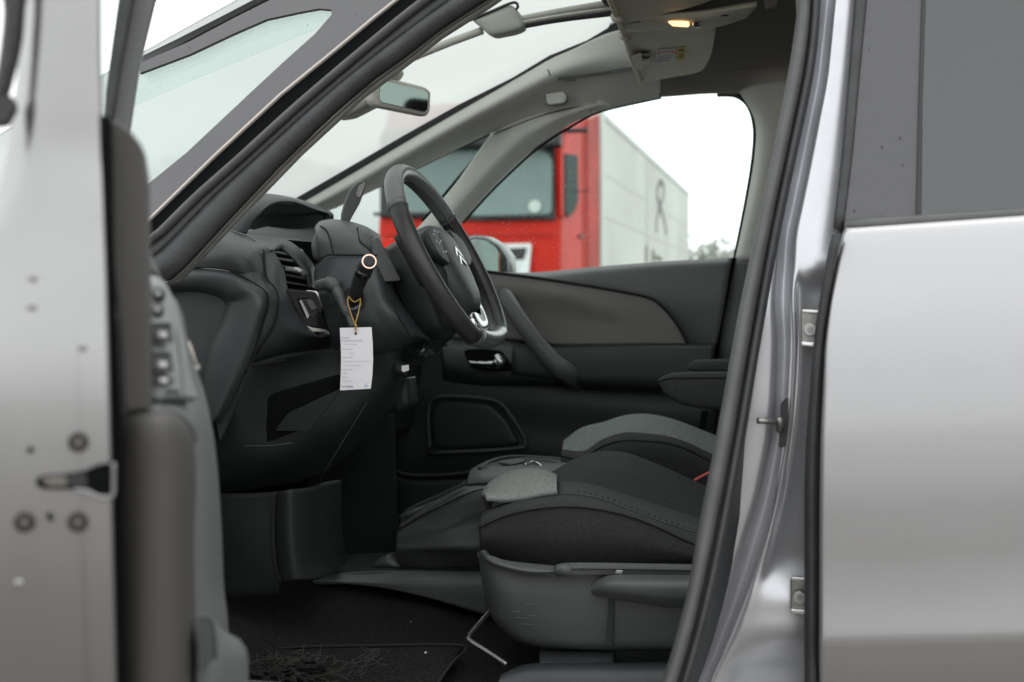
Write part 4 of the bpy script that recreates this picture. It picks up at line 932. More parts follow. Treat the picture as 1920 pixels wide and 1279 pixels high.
armrest([(1232,713),(1240,707),(1255,702),(1285,700),(1420,699),(1420,770),(1350,769),(1310,766),(1272,757),(1246,738)], 2.56, 2.62, seat, 'padded inner armrest')
armrest([(1287,688),(1296,678),(1315,676),(1420,675),(1420,697),(1340,698),(1312,698),(1292,694)], 2.76, 2.82, pseat, 'far padded armrest')
aseam = [(1234,716,2.548),(1255,710,2.543),(1290,709,2.542),(1340,709,2.542),(1400,709,2.542)]
tube('seat_seam', seat, seamd, aseam, .0014, n=5)
tube('seat_seam', seat, seamd, [(1240,733,2.55),(1270,752,2.55),(1310,762,2.55),(1370,766,2.55)], .0014, n=5)
tube('belt_buckle', seat, beltm, [(1302,901,2.56),(1318,892,2.56),(1335,884,2.56)], .003, n=6)
plate('far_belt', car, matte, [(1316,770),(1328,770),(1320,812),(1308,812)], YP(3.3), .01, label='dark strap by the far seat')

# ================================================================== STEERING WHEEL
Wc = at(841,489,2.28); th = R(28)
Wn = Vector((math.cos(th),0,math.sin(th))); Wu = Vector((-math.sin(th),0,math.cos(th))); Wy = Vector((0,1,0))
def W(a,b,c=0): return Wc + Wy*a + Wu*b + Wn*c
sw = disc('steering_wheel', car, plas2, W(0,0,-.06), Wn, .055, .05, label='leather steering wheel turned towards the open door', bevel=.004)
Rr = .184
def rimpt(t):
    a, b = Rr*math.sin(t), Rr*math.cos(t)
    if b < -.150: b = -.150 + (b+.150)*.45
    return a, b
rim = tubew('rim', sw, leather, [W(*rimpt(2*PI*i/96)) for i in range(96)], .0152, n=20, up=Wn, sec=(1.12,.98), closed=True)
# smooth leather sleeves; sky sheen on the top is put into their pale colour
def arc(name, m, t0, t1, rad, n=24, c=0):
    return tubew(name, sw, m, [W(*rimpt(t0+(t1-t0)*i/n), c) for i in range(n+1)], rad, n=20, up=Wn, sec=(1.12,.98))
arc('rim_sleeve', leather2, R(-58), R(58), .0159)
arc('rim_sleeve', leather2, R(150), R(210), .0160)
arc('rim_insert', silverp, R(153), R(207), .0142, c=.0045)
for t in (-58,58,150,210): arc('rim_seam', seamm, R(t-.5), R(t+.5), .0165, n=2)
# inner stitch line
tubew('rim_stitch', sw, seamm, [W(*[q*.90 for q in rimpt(2*PI*i/96)],.004) for i in range(96)], .0010, n=5, closed=True)
# hub pad (airbag)
def wpuff(name, m, poly, c0, depth, back=.02, rings=7, p=2.2, parent=sw, r=.0):
    N=len(poly); ca=sum(q[0] for q in poly)/N; cb=sum(q[1] for q in poly)/N; V=[W(a,b,c0-back) for a,b in poly]
    for k in range(rings):
        an=(k/rings)*PI/2; s=math.cos(an)**(2/p) if k else 1; h=math.sin(an)**(2/p)*depth if k else 0
        V+=[W(ca+(a-ca)*s, cb+(b-cb)*s, c0+h) for a,b in poly]
    V.append(W(ca,cb,c0+depth)); F=[tuple(range(N-1,-1,-1))]
    for k in range(rings): F+=[(k*N+i,k*N+(i+1)%N,(k+1)*N+(i+1)%N,(k+1)*N+i) for i in range(N)]
    F+=[(rings*N+i,rings*N+(i+1)%N,len(V)-1) for i in range(N)]
    return mk(name,V,F,m,parent,True)
pad = wpuff('airbag_pad', plas, sm([(-.062,.062),(0,.075),(.062,.062),(.078,.01),(.066,-.055),(.040,-.100),(0,-.108),(-.040,-.100),(-.066,-.055),(-.078,.01)],5), -.012, .034, back=.03, p=3)
# side spokes
for sgn in (-1,1):
    wpuff('spoke', plas2, sm([(sgn*.06,.055),(sgn*.12,.045),(sgn*.172,.055),(sgn*.176,.02),(sgn*.166,-.04),(sgn*.12,-.035),(sgn*.072,-.06)],4) if sgn>0 else sm([(sgn*.072,-.06),(sgn*.12,-.035),(sgn*.166,-.04),(sgn*.176,.02),(sgn*.172,.055),(sgn*.12,.045),(sgn*.06,.055)],4), -.014, .012, back=.012, rings=4, p=4)
    wpuff('button_cluster', plas2, sm([(sgn*.050,.056),(sgn*.085,.056),(sgn*.118,.042),(sgn*.118,.006),(sgn*.095,-.010),(sgn*.060,-.012)],4), .011, .006, back=.022, rings=4, p=6)
ic=[]
for (a,b) in ((-.062,.044),(-.078,.046),(-.096,.038),(-.070,.026),(-.088,.020),(-.104,.022),(-.072,.004),(-.092,.002)):
    ic.append([(a,b,.0205),(a+.003,b+.002,.0205)])
join_lines('button_icons', sw, white, ic, .0012, conv=W)
# lower split spoke in satin chrome
wpuff('chrome_spoke', chrome, sm([(-.030,-.108),(-.02,-.116),(.02,-.118),(.045,-.098),(.062,-.080),(.070,-.10),(.048,-.138),(0,-.148),(-.034,-.143),(-.044,-.128),(-.038,-.112)],4), -.003, .009, back=.016, rings=4, p=4)
wpuff('lower_spoke', gloss, sm([(-.05,-.135),(.05,-.135),(.058,-.16),(-.058,-.16)],4), -.014, .010, back=.012, rings=4, p=4)
tubew('trim_line', sw, silverp, [W(-.078+.0*i, .0, -.0) for i in (0,1)], .0005, n=4)
tubew('trim_line', sw, silverp, [W(*q, .002) for q in sm([(-.160,.01),(-.150,-.045),(-.125,-.09),(-.09,-.125),(-.05,-.142)],6,False)], .0016, n=6)
# emblem: two chevrons
em=[]
for b0 in (.014,-.006):
    em.append([(-.019,b0-.014,.0245),(0,b0+.004,.0258),(.019,b0-.014,.0245)])
def chev(b0):
    V=[];
    for (a,b) in ((-.018,b0-.013),(0,b0+.003),(.018,b0-.013),(.018,b0-.006),(0,b0+.010),(-.018,b0-.006)):
        V.append((a,b))
    P=[W(a,b,.0238) for a,b in V]+[W(a,b,.0205) for a,b in V]
    F=[(0,1,4,5),(1,2,3,4),(6,11,10,7),(7,10,9,8)]+[(i,(i+1)%6,6+(i+1)%6,6+i) for i in range(6)]
    return mk('emblem', P, F, chrome, sw, False)
chev(.008); chev(-.009)
# shroud behind wheel
tubew('column_cover', sw, plasl, [W(0,.01,-.035),W(0,.008,-.06),W(0,0,-.11),W(0,-.01,-.17)], [.060,.072,.078,.074], n=28)
tubew('column_lower_cover', sw, plas2, [W(0,-.05,-.03),W(0,-.05,-.06),W(0,-.06,-.12),W(0,-.06,-.18)], [.055,.075,.085,.085], n=24)
disc('column_screw', sw, matte, at(767,515,2.19), (.1,-1,0), .007, .002)

# ================================================================== NEAR FRONT DOOR (open)
S0 = 1.05
door_poly = [(-260,-60),(55,-60),(60,0),(45,110),(30,230),(10,330),(-30,420),(-260,480),(-260,1400),(222,1400),(216,1000),(207,700),(200,450),(193,250),(190,100),(196,-60)]
# upper window frame piece + lower body as one sheet with relief
drows=[]
for py,xl in ((-60,46),(0,44),(60,40),(120,34),(200,24),(280,14),(340,2),(420,-30),(480,-120),(560,-200),(700,-240),(900,-240),(1100,-240),(1279,-240),(1400,-240)):
    xr = 191 + max(0,(py-100))*.024
    w_=xr-xl
    soft = .006 if py<420 else 0
    tl = [(-60,.03),(300,.03),(420,.022),(560,.009),(700,.001),(830,0),(990,0),(1100,.004),(1279,.016),(1400,.03)]
    for (y0,o0),(y1,o1) in zip(tl[:-1],tl[1:]):
        if y0<=py<=y1: bow=o0+(o1-o0)*(py-y0)/(y1-y0)
    drows.append([(xl,py,.03+soft+bow),(xl+w_*.12,py,.012+soft+bow),(xl+w_*.25,py,.004+bow),(xl+w_*.5,py,bow),(xl+w_*.8,py,bow),(xr-10,py,.001+bow),(xr-3,py,.004+bow),(xr,py,.012+bow)])
G = grid(drows,3,3); h_,w_=len(G),len(G[0])
V=[]
for r_ in G:
    for (px,py,off) in r_: V.append(onp(px,py,SP(S0-off)))
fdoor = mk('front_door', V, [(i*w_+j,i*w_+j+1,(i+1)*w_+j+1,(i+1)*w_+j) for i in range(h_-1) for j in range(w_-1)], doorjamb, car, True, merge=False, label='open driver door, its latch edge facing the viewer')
me = fdoor.data; c=me.polygons[len(me.polygons)//2]
if c.normal.dot(cam_o-c.center)<0: me.flip_normals()
s_=fdoor.modifiers.new('s','SOLIDIFY'); s_.thickness=.02; s_.offset=-1
# outer skin panel and inner panel box so the door has depth
def dbox(name, m, s0,s1,t0,t1,z0,z1,bevel=.01,parent=fdoor):
    V=[H+dd*s+nn*t+Vector((0,0,z)) for s in (s0,s1) for t in (t0,t1) for z in (z0,z1)]
    return mk(name,V,[(0,1,3,2),(4,6,7,5),(0,4,5,1),(2,3,7,6),(0,2,6,4),(1,5,7,3)],m,parent,True,bevel=bevel)
def tof(px,py,s):  # lateral door coordinate t of a pixel in plane s
    p=onp(px,py,SP(s)); return (p-H).dot(nn)
t_in = tof(205,700,S0)
dbox('outer_skin', paint, 0.0, S0-.015, t_in-.16, t_in-.15, .3, .93)
dbox('inner_shell', plas, 0.03, S0-.03, t_in-.149, t_in-.012, .3, .92, .005)
# window seal at left
ribbon('window_seal', rubber, [(-25,-60),(5,0),(0,90),(-10,150),(-30,260)], [(62,-60),(46,0),(40,70),(22,150),(-4,230)], SP(S0-.04), .006, parent=fdoor)
plate('seal_foot', fdoor, rubber, [(-40,190),(22,178),(28,200),(10,232),(-40,236)], SP(S0-.03), .02, .006, r=6)
# black gap and trims right of shut face
plate('panel_gap', fdoor, matte, [(192,215),(208,222),(212,500),(226,780),(232,1400),(212,1400),(205,1000),(198,500)], SP(S0-.03), .02)
plate('upper_trim', fdoor, plasw, [(194,222),(215,225),(245,245),(268,275),(276,330),(278,500),(284,700),(284,768),(232,772),(222,600),(196,380)], SP(S0-.06), .05, .012, r=10, seg=4)
plate('pull_recess', fdoor, matte, [(200,420),(205,425),(214,600),(222,770),(214,770),(205,600)], SP(S0-.052), .01)
ar = patch('x_', fdoor, plasw, [[(0,0,1),(1,0,1)],[(0,1,1),(1,1,1)]], 0); bpy.data.objects.remove(ar)
def dpatch(name, m, P, parent=fdoor, th=.012, nu=5, nv=5, label=None):
    G=grid(P,nu,nv); h,w=len(G),len(G[0]); V=[onp(px,py,SP(s)) for r in G for (px,py,s) in r]
    o=mk(name,V,[(i*w+j,i*w+j+1,(i+1)*w+j+1,(i+1)*w+j) for i in range(h-1) for j in range(w-1)],m,parent,True,merge=False,label=label)
    me=o.data; c=me.polygons[len(me.polygons)//2]
    if c.normal.dot(cam_o-c.center)<0: me.flip_normals()
    s=o.modifiers.new('s','SOLIDIFY'); s.thickness=th; s.offset=-1
    return o
dpatch('lower_trim', plasw, [
    [(228,775,.97),(260,770,.98),(300,768,.98),(335,778,.96),(352,800,.93)],
    [(230,800,.99),(260,795,1.0),(305,795,1.0),(340,805,.98),(364,830,.93)],
    [(230,900,.99),(262,900,1.0),(308,900,1.0),(345,900,.98),(368,905,.92)],
    [(230,1000,.99),(262,1000,1.0),(308,1000,1.0),(343,1000,.98),(364,1000,.92)],
    [(232,1130,.99),(262,1130,1.0),(310,1130,1.0),(345,1130,.98),(366,1130,.92)],
    [(236,1400,.99),(264,1400,1.0),(314,1400,1.0),(350,1400,.98),(372,1400,.92)]])
dpatch('armrest_top', doorgrey, [
    [(270,742,.96),(300,738,.93),(335,745,.90),(362,765,.87),(374,800,.84)],
    [(262,768,.985),(300,766,.985),(335,775,.965),(360,800,.93),(370,830,.91)]])
# switch pod behind
pod_ = dpatch('switch_panel', mat('switch panel plastic', (.19,.2,.2), .5, bump=(500,.2)), [
    [(258,512,.86),(285,516,.86),(305,525,.85),(318,545,.84)],
    [(262,560,.90),(290,560,.90),(318,562,.88),(334,580,.86)],
    [(270,640,.94),(300,640,.94),(335,640,.91),(350,650,.88)],
    [(272,700,.96),(305,700,.96),(342,700,.93),(360,705,.89)],
    [(276,745,.97),(310,745,.97),(346,745,.94),(372,748,.90)]], label='grey window switch panel on the door')
tubew('panel_groove', pod_, seamd, [onp(x,y,SP(s)) for x,y,s in sm([(278,528,.862),(306,538,.862),(322,580,.88),(332,640,.912),(338,700,.932),(342,740,.94)],5,False)], .0014, n=5)
for k,(x,y,r_) in enumerate(((290,553,.011),(289,583,.010))):
    puff('mirror_knob', pod_, plas, [(x+r_*1900*math.cos(a*PI/6),y+r_*1700*math.sin(a*PI/6)) for a in range(12)], 0, .008, back=.01, rings=5, pl=SP(.905+k*.01))
    for (ax,ay) in ((6,-3),(-5,8),(-3,-9)):
        disc('knob_glint', pod_, chrome, onp(x+ax,y+ay,SP(.916+k*.01)), dd, .0016, .001, seg=10)
for (y,s) in ((628,.935),(684,.955)):
    plate('switch_well', pod_, plas2, [(282,y-22),(320,y-23),(325,y+14),(284,y+15)], SP(s+.008), .006, r=3)
    b_=plate('window_switch', pod_, plasl, [(286,y-13),(318,y-12),(321,y+13),(288,y+13)], SP(s+.016), .012, .003, r=3)
    puff('switch_icon', b_, white, [(297,y-5),(312,y-5),(312,y+5),(297,y+4)], 0, .001, back=.001, rings=2, r=3, pl=SP(s+.0175))
b_=plate('window_switch', pod_, plas, [(284,706),(320,706),(327,712),(322,722),(284,720)], SP(.972), .01, .003, r=4)
puff('switch_icon', b_, white, [(299,710),(314,709),(314,718),(299,718)], 0, .001, back=.001, rings=2, r=3, pl=SP(.9735))
tubew('panel_slot', pod_, seamd, [onp(x,y,SP(.975)) for x,y in ((312,738),(324,733),(336,738))], .0016, n=6)
# slim triangular panel by the pillar
dpatch('door_upper_panel', doorgrey, [[(276,455,.80),(282,470,.78),(290,492,.76)],[(278,512,.80),(292,512,.78),(304,524,.76)]])
# grey lower wall of the door and pocket (further along the door)
dpatch('door_card', doorgrey, [
    [(330,560,.80),(345,600,.78),(352,650,.76),(362,680,.74)],
    [(340,700,.80),(362,705,.78),(375,720,.76),(386,745,.72)],
    [(345,800,.82),(375,800,.80),(395,820,.76),(405,850,.70)],
    [(350,950,.82),(385,950,.80),(402,960,.76),(415,980,.70)],
    [(350,1100,.82),(388,1100,.80),(408,1100,.76),(420,1100,.70)],
    [(352,1180,.82),(395,1180,.80),(420,1180,.76),(428,1180,.70)],
    [(355,1400,.82),(400,1400,.80),(425,1400,.76),(435,1400,.70)]])
disc('trim_screw', fdoor, chrome, onp(369,688,SP(.745)), dd, .003, .002, seg=12)
tubew('trim_line', fdoor, cream, [onp(x,y,SP(.75)) for x,y in ((352,640),(360,660),(368,686))], .0016, n=5)
pk = dpatch('door_pocket', doorgrey, [
    [(368,1150,.93),(395,1155,.92),(410,1170,.90),(424,1185,.88),(448,1198,.86),(461,1215,.85)],
    [(368,1190,.955),(395,1188,.95),(414,1192,.93),(432,1200,.91),(452,1212,.89),(465,1232,.87)],
    [(368,1260,.96),(395,1245,.96),(416,1240,.95),(436,1238,.93),(454,1240,.91),(466,1250,.88)],
    [(368,1320,.96),(395,1320,.96),(416,1320,.95),(436,1320,.93),(454,1320,.91),(464,1320,.88)],
    [(368,1400,.96),(395,1400,.96),(416,1400,.95),(436,1400,.93),(454,1400,.91),(460,1400,.88)]], label='rounded lip of the door pocket')
plate('pocket_opening', pk, plas2, [(370,1156),(392,1158),(400,1165),(406,1200),(408,1236),(395,1240),(370,1265)], SP(.972), .004, r=4)
plate('pocket_inside', pk, plas, [(371,1160),(388,1160),(398,1172),(402,1215),(400,1236),(385,1246),(372,1264)], SP(.974), .003, r=4)
# window frame, front part and glass
plate('door_window', fdoor, gs, [(185,-60),(235,-60),(222,0),(205,110),(196,225),(185,225)], SP(.6), .004)
plate('window_frame', fdoor, rubber, [(236,-60),(258,-60),(248,0),(224,130),(207,222),(205,600),(188,600),(196,222),(198,170),(222,0)], SP(.5), .03, .003)
plate('window_frame', fdoor, frit, [(250,-60),(312,-60),(291,0),(262,120),(243,246),(232,600),(204,600),(206,222),(224,130),(246,0)], SP(.46), .02, .003)
plate('frame_edge', fdoor, gloss, [(250,-60),(264,-60),(252,0),(228,130),(213,225),(206,222),(224,130),(246,0)], SP(.48), .01, .001)
# latch and bolts
lat = plate('door_latch', fdoor, matte, [(66,904),(70,896),(86,890),(128,888),(160,882),(182,872),(208,868),(212,928),(186,928),(158,918),(86,918),(72,914)], SP(S0+.0012), .004, r=3)
plate('latch_claw', lat, mat('worn claw', (.2,.19,.17), .4, .8), [(76,898),(96,892),(124,893),(128,912),(90,913)], SP(S0+.003), .003, .001, r=5)
plate('latch_claw', lat, trucblk, [(125,893),(160,886),(165,914),(130,914)], SP(S0+.0035), .003, .001, r=4)
tubew('latch_lip', lat, doorjamb, [onp(x,y,SP(S0+.003)) for x,y in sm([(140,919),(165,922),(185,932),(210,931),(213,905),(213,868)],5,False)], .0015, n=6)
for (x,y) in ((147,829),(46,979),(146,979)):
    b=disc('latch_bolt', fdoor, mat('bolt dark', (.03,.027,.025), .5,.3), onp(x,y,SP(S0)), dd, .0074, .004, r2=.0062, bevel=.001)
    disc('bolt_socket', b, mat('worn bolt', (.16,.15,.14), .5,.6), onp(x,y,SP(S0+.0042)), dd, .003, .001, seg=6)
disc('panel_hole', fdoor, matte, onp(57,844,SP(S0+.001)), dd, .0022, .001, seg=14)
plate('panel_hole', fdoor, matte, [(88,962),(96,960),(96,968),(102,972),(98,978),(88,974)], SP(S0+.001), .001)
for (x,y,o_) in ((62,520,.0125),(60,574,.0082),(155,650,.004),(35,1095,.0038)): disc('paint_dimple', fdoor, doorjamb, onp(x,y,SP(S0+.0012-o_)), dd, .0035, .0008, r2=.001, seg=16)

# ================================================================== LOOSE THINGS IN THE CAR
tagr = empty('paper_tag', at(667,615,2.03), 'white printed paper tag hanging by gold cord from the indicator stalk', 'tag')
tp=[(637,615),(667,614),(696.5,613.5),(698.5,640),(699.5,675),(698,705),(695,729),(666,730.5),(637.5,732),(639,700),(639.5,670),(638.5,640)]
card = plate('card', tagr, paper, tp, YP(2.03), .0006)
hole = disc('punched_hole', card, matte, at(667,625.5,2.0292), (0,-1,0), .0020, .0003, seg=14)
TP = YP(2.0294)
for (t,x,y,s,m) in (('CITROEN',640,635.5,3.2,ink),('AANDRIJVINGSSYSTEEM',640,640.5,3.2,ink),('Onderhoud en veiligheid',645,646.5,2.2,ink),('Merk: voertuig',642,656,2.7,ink),('Diesel',656,663.5,2.3,ink),('Registratiedatum',642,671,2.3,ink),
    ('T. nr. van het voertuig nummer',642,686,2.5,ink),('Kilometerstand',642,694,2.6,ink),('Sleutels',642,701,2.3,ink),('Kenteken',642,708.5,2.3,ink),('Bijzonderheden',642,716,2.6,ink),('KEYKERG',640.5,726.5,3.4,inkd)):
    textpx('printed_text', card, m, t, x, y, s, TP, shift=0, sx=.82 if t!='KEYKERG' else 1.05)
plate('printed_line', card, ink, [(642,677.5),(695,676.7),(695,677.3),(642,678.1)], TP, .0001)
plate('printed_mark', card, inkb, [(682,726),(686.5,718),(691,725.5),(688,725.5),(686.5,722.5),(685,726)], TP, .0001)
tube('cord', tagr, gold, [(654,556,2.06),(652,566,2.045),(657,585,2.03),(664,605,2.027),(667,612,2.027),(667,624,2.027)], .0011, n=6)
tube('cord', tagr, gold, [(676,560,2.06),(675,572,2.045),(671,590,2.03),(667,604,2.026),(666,612,2.026),(667,624,2.026)], .0011, n=6)
tube('cord', tagr, gold, [(654,556,2.06),(664,566,2.045),(676,560,2.06)], .0011, n=6)
tube('cord_knot', tagr, gold, [(666,608,2.024),(668,613,2.024)], .0022, n=8, s=1)
# floor mat
fm = empty('floor_mat', at(650,1260,1.99), 'black cloth floor mat lying in the footwell with a frayed torn edge', 'floor mat')
patch('mat_surface', fm, matcl, [
    [(470,1222,2.045),(560,1215,2.06),(700,1212,2.08),(866,1212,2.10)],
    [(465,1245,1.99),(560,1240,2.01),(700,1240,2.03),(848,1240,2.03)],
    [(455,1330,1.88),(560,1325,1.88),(700,1320,1.88),(800,1320,1.88)]], .006)
tube('mat_binding', fm, mat('mat edge', (.016,.016,.016), .9), [(470,1222,2.04),(560,1213,2.055),(700,1210,2.075),(866,1210,2.095),(850,1240,2.025),(835,1260,1.98),(795,1320,1.87)], .0022, n=6)
def curl(x,y,a,l,n,wob,z0,dz=.02):
    p=[]; h=random.uniform(0,dz)
    for k in range(n):
        p.append((x,y,z0-h*math.sin(PI*k/(n-1))-(y-1240)*.0012)); x+=math.cos(a)*l/n; y+=math.sin(a)*l/n*.7; a+=random.uniform(-wob,wob)
    return p
fr=[curl(random.gauss(530,34),random.gauss(1256,11),random.uniform(-.5,.6),random.uniform(18,70),12,.45,1.975,.03) for i in range(330)]
f1=join_lines('frayed_fibres', fm, mat('dark fibre', (.05,.047,.042), .9), fr, .0007, n=4, conv=at); f1['kind']='stuff'
for (cx,cy,sx_,sy_,rot) in ((520,1262,52,15,-.15),(575,1250,40,9,.1),(500,1283,40,12,-.3),(560,1274,34,10,.25)):
    P=[]
    for i in range(5):
        row=[]
        for j in range(7):
            u,v=(j/6-.5)*2,(i/4-.5)*2; x=cx+u*sx_*random.uniform(.8,1.1)-v*sy_*rot; y=cy+v*sy_+u*sx_*rot*.5+random.uniform(-4,4)
            row.append((x,y,1.965-random.uniform(0,.03)-(y-1240)*.0012))
        P.append(row)
    patch('torn_flap', fm, matcl, P, .003)
fr=[curl(random.uniform(688,718),random.uniform(1212,1235),random.uniform(1.7,2.8),random.uniform(25,70),16,.5,1.99,.012) for i in range(13)]
fr+=[curl(random.uniform(655,690),random.uniform(1235,1262),random.uniform(1.6,2.6),random.uniform(20,45),12,.5,1.975,.01) for i in range(8)]
fr.append([(630,1238,1.98),(645,1241,1.98),(660,1243,1.98),(680,1240,1.98),(692,1236,1.98)])
f2=join_lines('loose_threads', fm, thread, fr, .0004, n=4, conv=at); f2['kind']='stuff'
for (x,y,r_) in ((798,1224,.0022),(770,1166,.0009),(745,1180,.0007)): disc('crumb', fm, white, at(x,y,2.06 if y>1200 else 2.25), (0,-.3,1), r_, .001, seg=8)

# ================================================================== TRUCK
TX0, TX1, TY = -5.87, -3.26, 17.0
truck = empty('truck', ((TX0+TX1)/2, TY+5, 0), 'red articulated lorry with pale box trailer seen through the far window', 'truck')
def prism(name, parent, m, prof, x0, x1, bevel=.05, label=None, smooth=True):
    N=len(prof); V=[Vector((x0,y,z)) for y,z in prof]+[Vector((x1,y,z)) for y,z in prof]
    return mk(name,V,[tuple(range(N)),tuple(range(2*N-1,N-1,-1))]+[(i,(i+1)%N,N+(i+1)%N,N+i) for i in range(N)],m,parent,smooth,bevel=bevel,seg=3,label=label)
cab = prism('cab', truck, red, [(TY,.45),(TY-.02,1.2),(TY+.02,2.0),(TY+.22,3.2),(TY+.45,3.75),(TY+2.0,3.95),(TY+2.35,3.9),(TY+2.35,.6),(TY+.3,.45)], TX0, TX1, .12)
# windscreen (dark cabin behind glass)
def frontq(name, m, px0,py0,px1,py1, yo, th=.05, parent=cab, r=0, bevel=.01, poly=None):
    P = poly or [(px0,py0),(px1,py0),(px1,py1),(px0,py1)]
    return plate(name, parent, m, P, (Vector((0,TY+yo,2.0)),Vector((0,1,-.16)).normalized()), th, bevel, r=r)
frontq('windscreen_surround', trucblk, 0,0,0,0, -.03, .05, poly=[(712,252),(1039,250),(1041,412),(905,414),(712,408)])
frontq('windscreen', mat('truck screen', (.17,.235,.225), .25, spec=.5, noise=(.9,.2)), 0,0,0,0, -.06, .03, poly=[(718,283),(1022,281),(1036,300),(1034,402),(900,405),(730,398)], r=10)
frontq('sun_shield', trucblk, 715,240,1050,272, -.30, .2, bevel=.03)
for (x0,y0,x1,y1) in ((905,404,1015,408),(700,398,850,404)): frontq('wiper', trucblk, x0,y0,x1,y1, -.10, .03, bevel=.005)
disc('screen_sticker', cab, mat('sticker', (.62,.7,.66), .6), onp(1003,387,(Vector((0,TY-.09,2.0)),Vector((0,1,-.16)).normalized())), (0,-1,0), .085, .01)
frontq('bonnet_line', redf, 715,438,1040,440, -.03, .02, bevel=0)
gr=frontq('headlamp_frame', whitem, 0,0,0,0, -.06, .06, poly=[(880,468),(900,458),(996,456),(990,520),(880,520)], r=4)
frontq('grille', trucblk, 0,0,0,0, -.08, .03, poly=[(885,468),(988,464),(982,486),(885,490)], r=3)
frontq('headlamp', mat('lamp glass', (.65,.72,.74), .2), 0,0,0,0, -.08, .03, poly=[(885,492),(975,488),(968,520),(885,520)], r=3)
# number-plate-free bumper
boxw('bumper', truck, trucblk, TX0, TX1, TY-.1, TY+.3, .35, .8, .05)
# cab side: window, door lines, air deflector
def sidep(name, m, pts, xo=.0, th=.04, parent=cab, bevel=.005):
    # pts (y,z) on the side plane
    N=len(pts); V=[Vector((TX1+xo,y,z)) for y,z in pts]+[Vector((TX1+xo-th,y,z)) for y,z in pts]
    return mk(name,V,[tuple(range(N)),tuple(range(2*N-1,N-1,-1))]+[(i,(i+1)%N,N+(i+1)%N,N+i) for i in range(N)],m,parent,bevel>0,bevel=bevel)
def sy(px,py):  # pixel -> (y,z) on side plane
    p=onp(px,py,(Vector((TX1,0,0)),Vector((1,0,0)))); return (p.y,p.z)
sidep('side_window', mat('cab window', (.05,.08,.075), .6, spec=.05), [sy(1057,288),(sy(1080,292)),sy(1081,375),sy(1075,395),sy(1062,408),sy(1057,398)], .03)
sidep('door_edge', redf, [sy(1092,230),sy(1095,230),sy(1096,520),sy(1093,520)], .012)
sidep('wind_deflector', redf, [sy(1098,225),sy(1122,215),sy(1122,520),sy(1100,520)], .02)
sidep('corner_panel', red, [sy(1050.5,275),sy(1054,278),sy(1055,410),sy(1051,405)], .02)
sidep('door_handle', trucblk, [sy(1084,440),sy(1092,440),sy(1092,446),sy(1084,446)], .03)
for z in (0,): boxw('mirror_arm', cab, trucblk, TX1-.05, TX1+.35, TY+.15, TY+.25, 3.25, 3.31, .02)
boxw('cab_mirror', cab, trucblk, TX1+.12, TX1+.38, TY+.12, TY+.22, 2.45, 2.46, .004)
# trailer
TR0, TR1 = 20.45, 36.2
trl = boxw('trailer', truck, trailm, TX0, TX1, TR0, TR1, 1.15, 4.02, .03, label='pale grey box trailer with a dark ribbon drawing')
boxw('chassis', truck, trucblk, TX0+.5, TX1-.5, TY+.5, TR1-.4, .75, 1.14, .03)
boxw('side_skirt', trl, trucblk, TX1-.06, TX1-.01, TR0+4.5, TR1-4, .55, 1.05, .02)
boxw('roof_edge', trl, mat('edge rail', (.6,.62,.6), .5), TX1-.03, TX1+.02, TR0, TR1, 3.94, 4.05, .01)
boxw('front_corner', trl, mat('edge rail', (.6,.62,.6), .5), TX1-.02, TX1+.03, TR0-.02, TR0+.25, 1.15, 4.0, .01)
boxw('lower_rail', trl, mat('edge rail', (.6,.62,.6), .5), TX1-.02, TX1+.02, TR0, TR1, 1.12, 1.25, .01)
ribn = mat('ribbon ink', (.17,.18,.165), .7)
for zz in (2.35,3.05): boxw('panel_seam', trl, mat('seam grey', (.60,.61,.565), .7), TX1, TX1+.006, TR0+.3, TR1-.1, zz, zz+.04)
for k in (3,): boxw('panel_post', trl, mat('seam grey', (.60,.61,.565), .7), TX1, TX1+.012, TR0+1.6*k+1.2, TR0+1.6*k+1.26, 1.3, 3.9)
tubew('ribbon_drawing', trl, ribn, [Vector((TX1+.01,)+sy(x,y)) for x,y in sm([(1249,438),(1245,415),(1239,392),(1233,372),(1232,355),(1238,340),(1244,352),(1242,372),(1236,392),(1231,412),(1230,436)],5,False)], .07, n=8, sec=(1,.12), up=Vector((0,1,0)))
for (x0,y0,x1,y1) in ((1210,460,1213,492),(1222,468,1226,492),(1228,478,1240,490)):
    a=sy(x0,y0); b=sy(x1,y1)
    boxw('dirt_streak', trl, mat('dirt', (.2,.19,.16), .9), TX1, TX1+.012, a[0], b[0], min(a[1],b[1]), max(a[1],b[1]))
wheelm = mat('tyre', (.02,.02,.02), .8)
for (y,n_) in ((TY+1.4,2),(TY+5.0,2),(TR1-5.5,2),(TR1-4.2,2),(TR1-2.9,2)):
    for x in (TX0+.16,TX1-.16):
        wv=tubew('wheel', truck, wheelm, [Vector((x-.15,y,.5)),Vector((x+.15,y,.5))], .5, n=28)
        disc('rim', wv, steel, Vector((x+(.151 if x>-4.5 else -.151),y,.5)), (1 if x>-4.5 else -1,0,0), .28, .01)
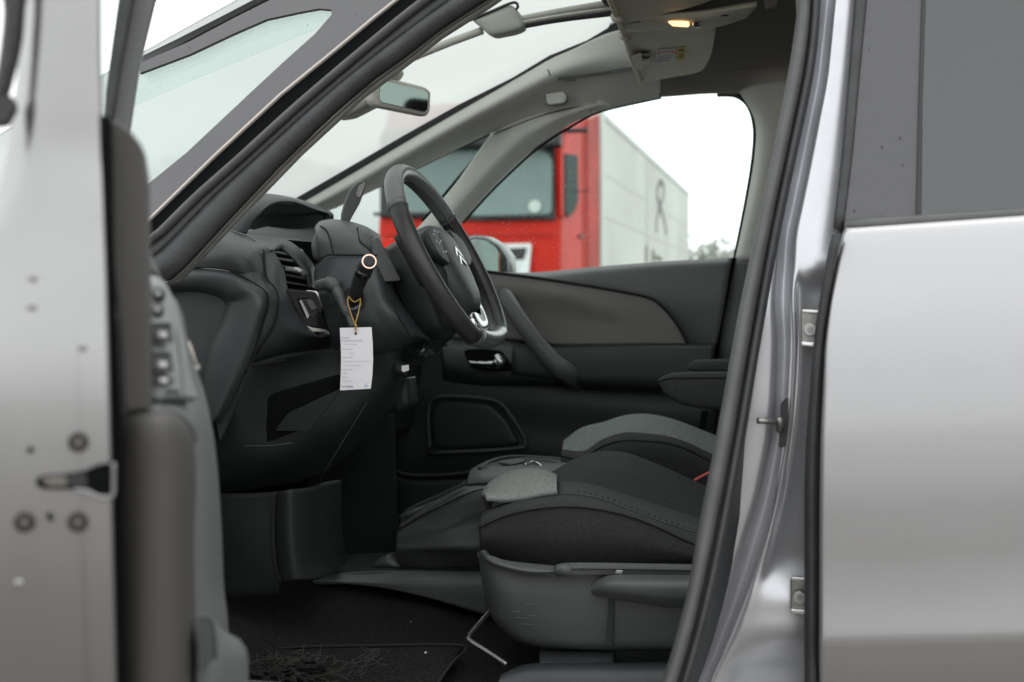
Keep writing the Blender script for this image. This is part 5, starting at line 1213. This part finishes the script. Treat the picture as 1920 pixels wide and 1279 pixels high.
# white lorry left (ghostly pale through windscreen)
wt = empty('truck', (-13.5,24,0), 'white lorry parked beyond the red one, seen through the windscreen', 'truck')
boxw('cab', wt, whitem, -12.6, -10.1, 21, 23.2, .6, 3.4, .2)
boxw('box_body', wt, whitem, -12.7, -10.0, 23.6, 33, 1.1, 3.9, .04)
boxw('windscreen', wt, mat('pale screen', (.5,.55,.55), .2, spec=.8), -12.4, -10.3, 20.95, 21.1, 2.0, 2.9, .05)
for y in (22,29,30.3):
    for x in (-12.5,-10.2): tubew('wheel', wt, wheelm, [Vector((x-.14,y,.5)),Vector((x+.14,y,.5))], .5, n=24)

# ================================================================== TREES far right
leafm = mat('haze-paled foliage', (.30,.31,.27), .9, noise=(.8,.4)); barkm = mat('bark', (.12,.10,.08), .9)  # leaf colour made pale to stand in for distance haze
labels = ['rounded bush-like tree nearest the lorry tail','tallest bare-looking tree in the far row','low spreading tree between two taller ones','right hand tree of the far row by the window edge','small tree at the left of the far row']
def tree(px, top_py, D, wd, lab):
    d=ray(px,572); p=cam_o+d*(D/d.y); hgt=CAMZ+(572-top_py)/FPX*D*1.02
    t=empty('tree',(p.x,p.y,0),lab,'tree',group='trees along the far edge of the yard')
    tubew('trunk', t, barkm, [Vector((p.x,p.y,0)),Vector((p.x+.1,p.y,hgt*.3)),Vector((p.x,p.y,hgt*.7))], [.3,.2,.08], n=8)
    V=[];F=[]
    cl=[(random.gauss(0,wd*.28),random.gauss(0,wd*.28),random.uniform(.35,.95)*hgt,random.uniform(.5,1.1)*wd*.28) for _ in range(16)]
    for _ in range(700):
        c=random.choice(cl); v=Vector((random.gauss(0,1),random.gauss(0,1),random.gauss(0,1))).normalized()*c[3]*random.uniform(.5,1.05)
        q=Vector((p.x+c[0],p.y+c[1],min(c[2],hgt-c[3]*.4)))+v; a=Vector((random.gauss(0,1),random.gauss(0,1),random.gauss(0,1))).normalized()*.22; b=a.orthogonal().normalized()*.16
        s=len(V); V+=[q-a,q+b,q+a,q-b]; F.append((s,s+1,s+2,s+3))
    mk('crown', V, F, leafm, t, False, merge=False)
for a in ((1312,492,95,5,labels[0]),(1342,462,100,6,labels[1]),(1362,484,92,5,labels[2]),(1385,470,98,6,labels[3]),(1290,498,100,5,labels[4])): tree(*a)

# no haze volume; the fading of the far trees sits in their leaf colour
sc = bpy.context.scene
sc.render.resolution_x, sc.render.resolution_y = 1024, 682
sc.cycles.max_bounces = 8; sc.cycles.transparent_max_bounces = 16
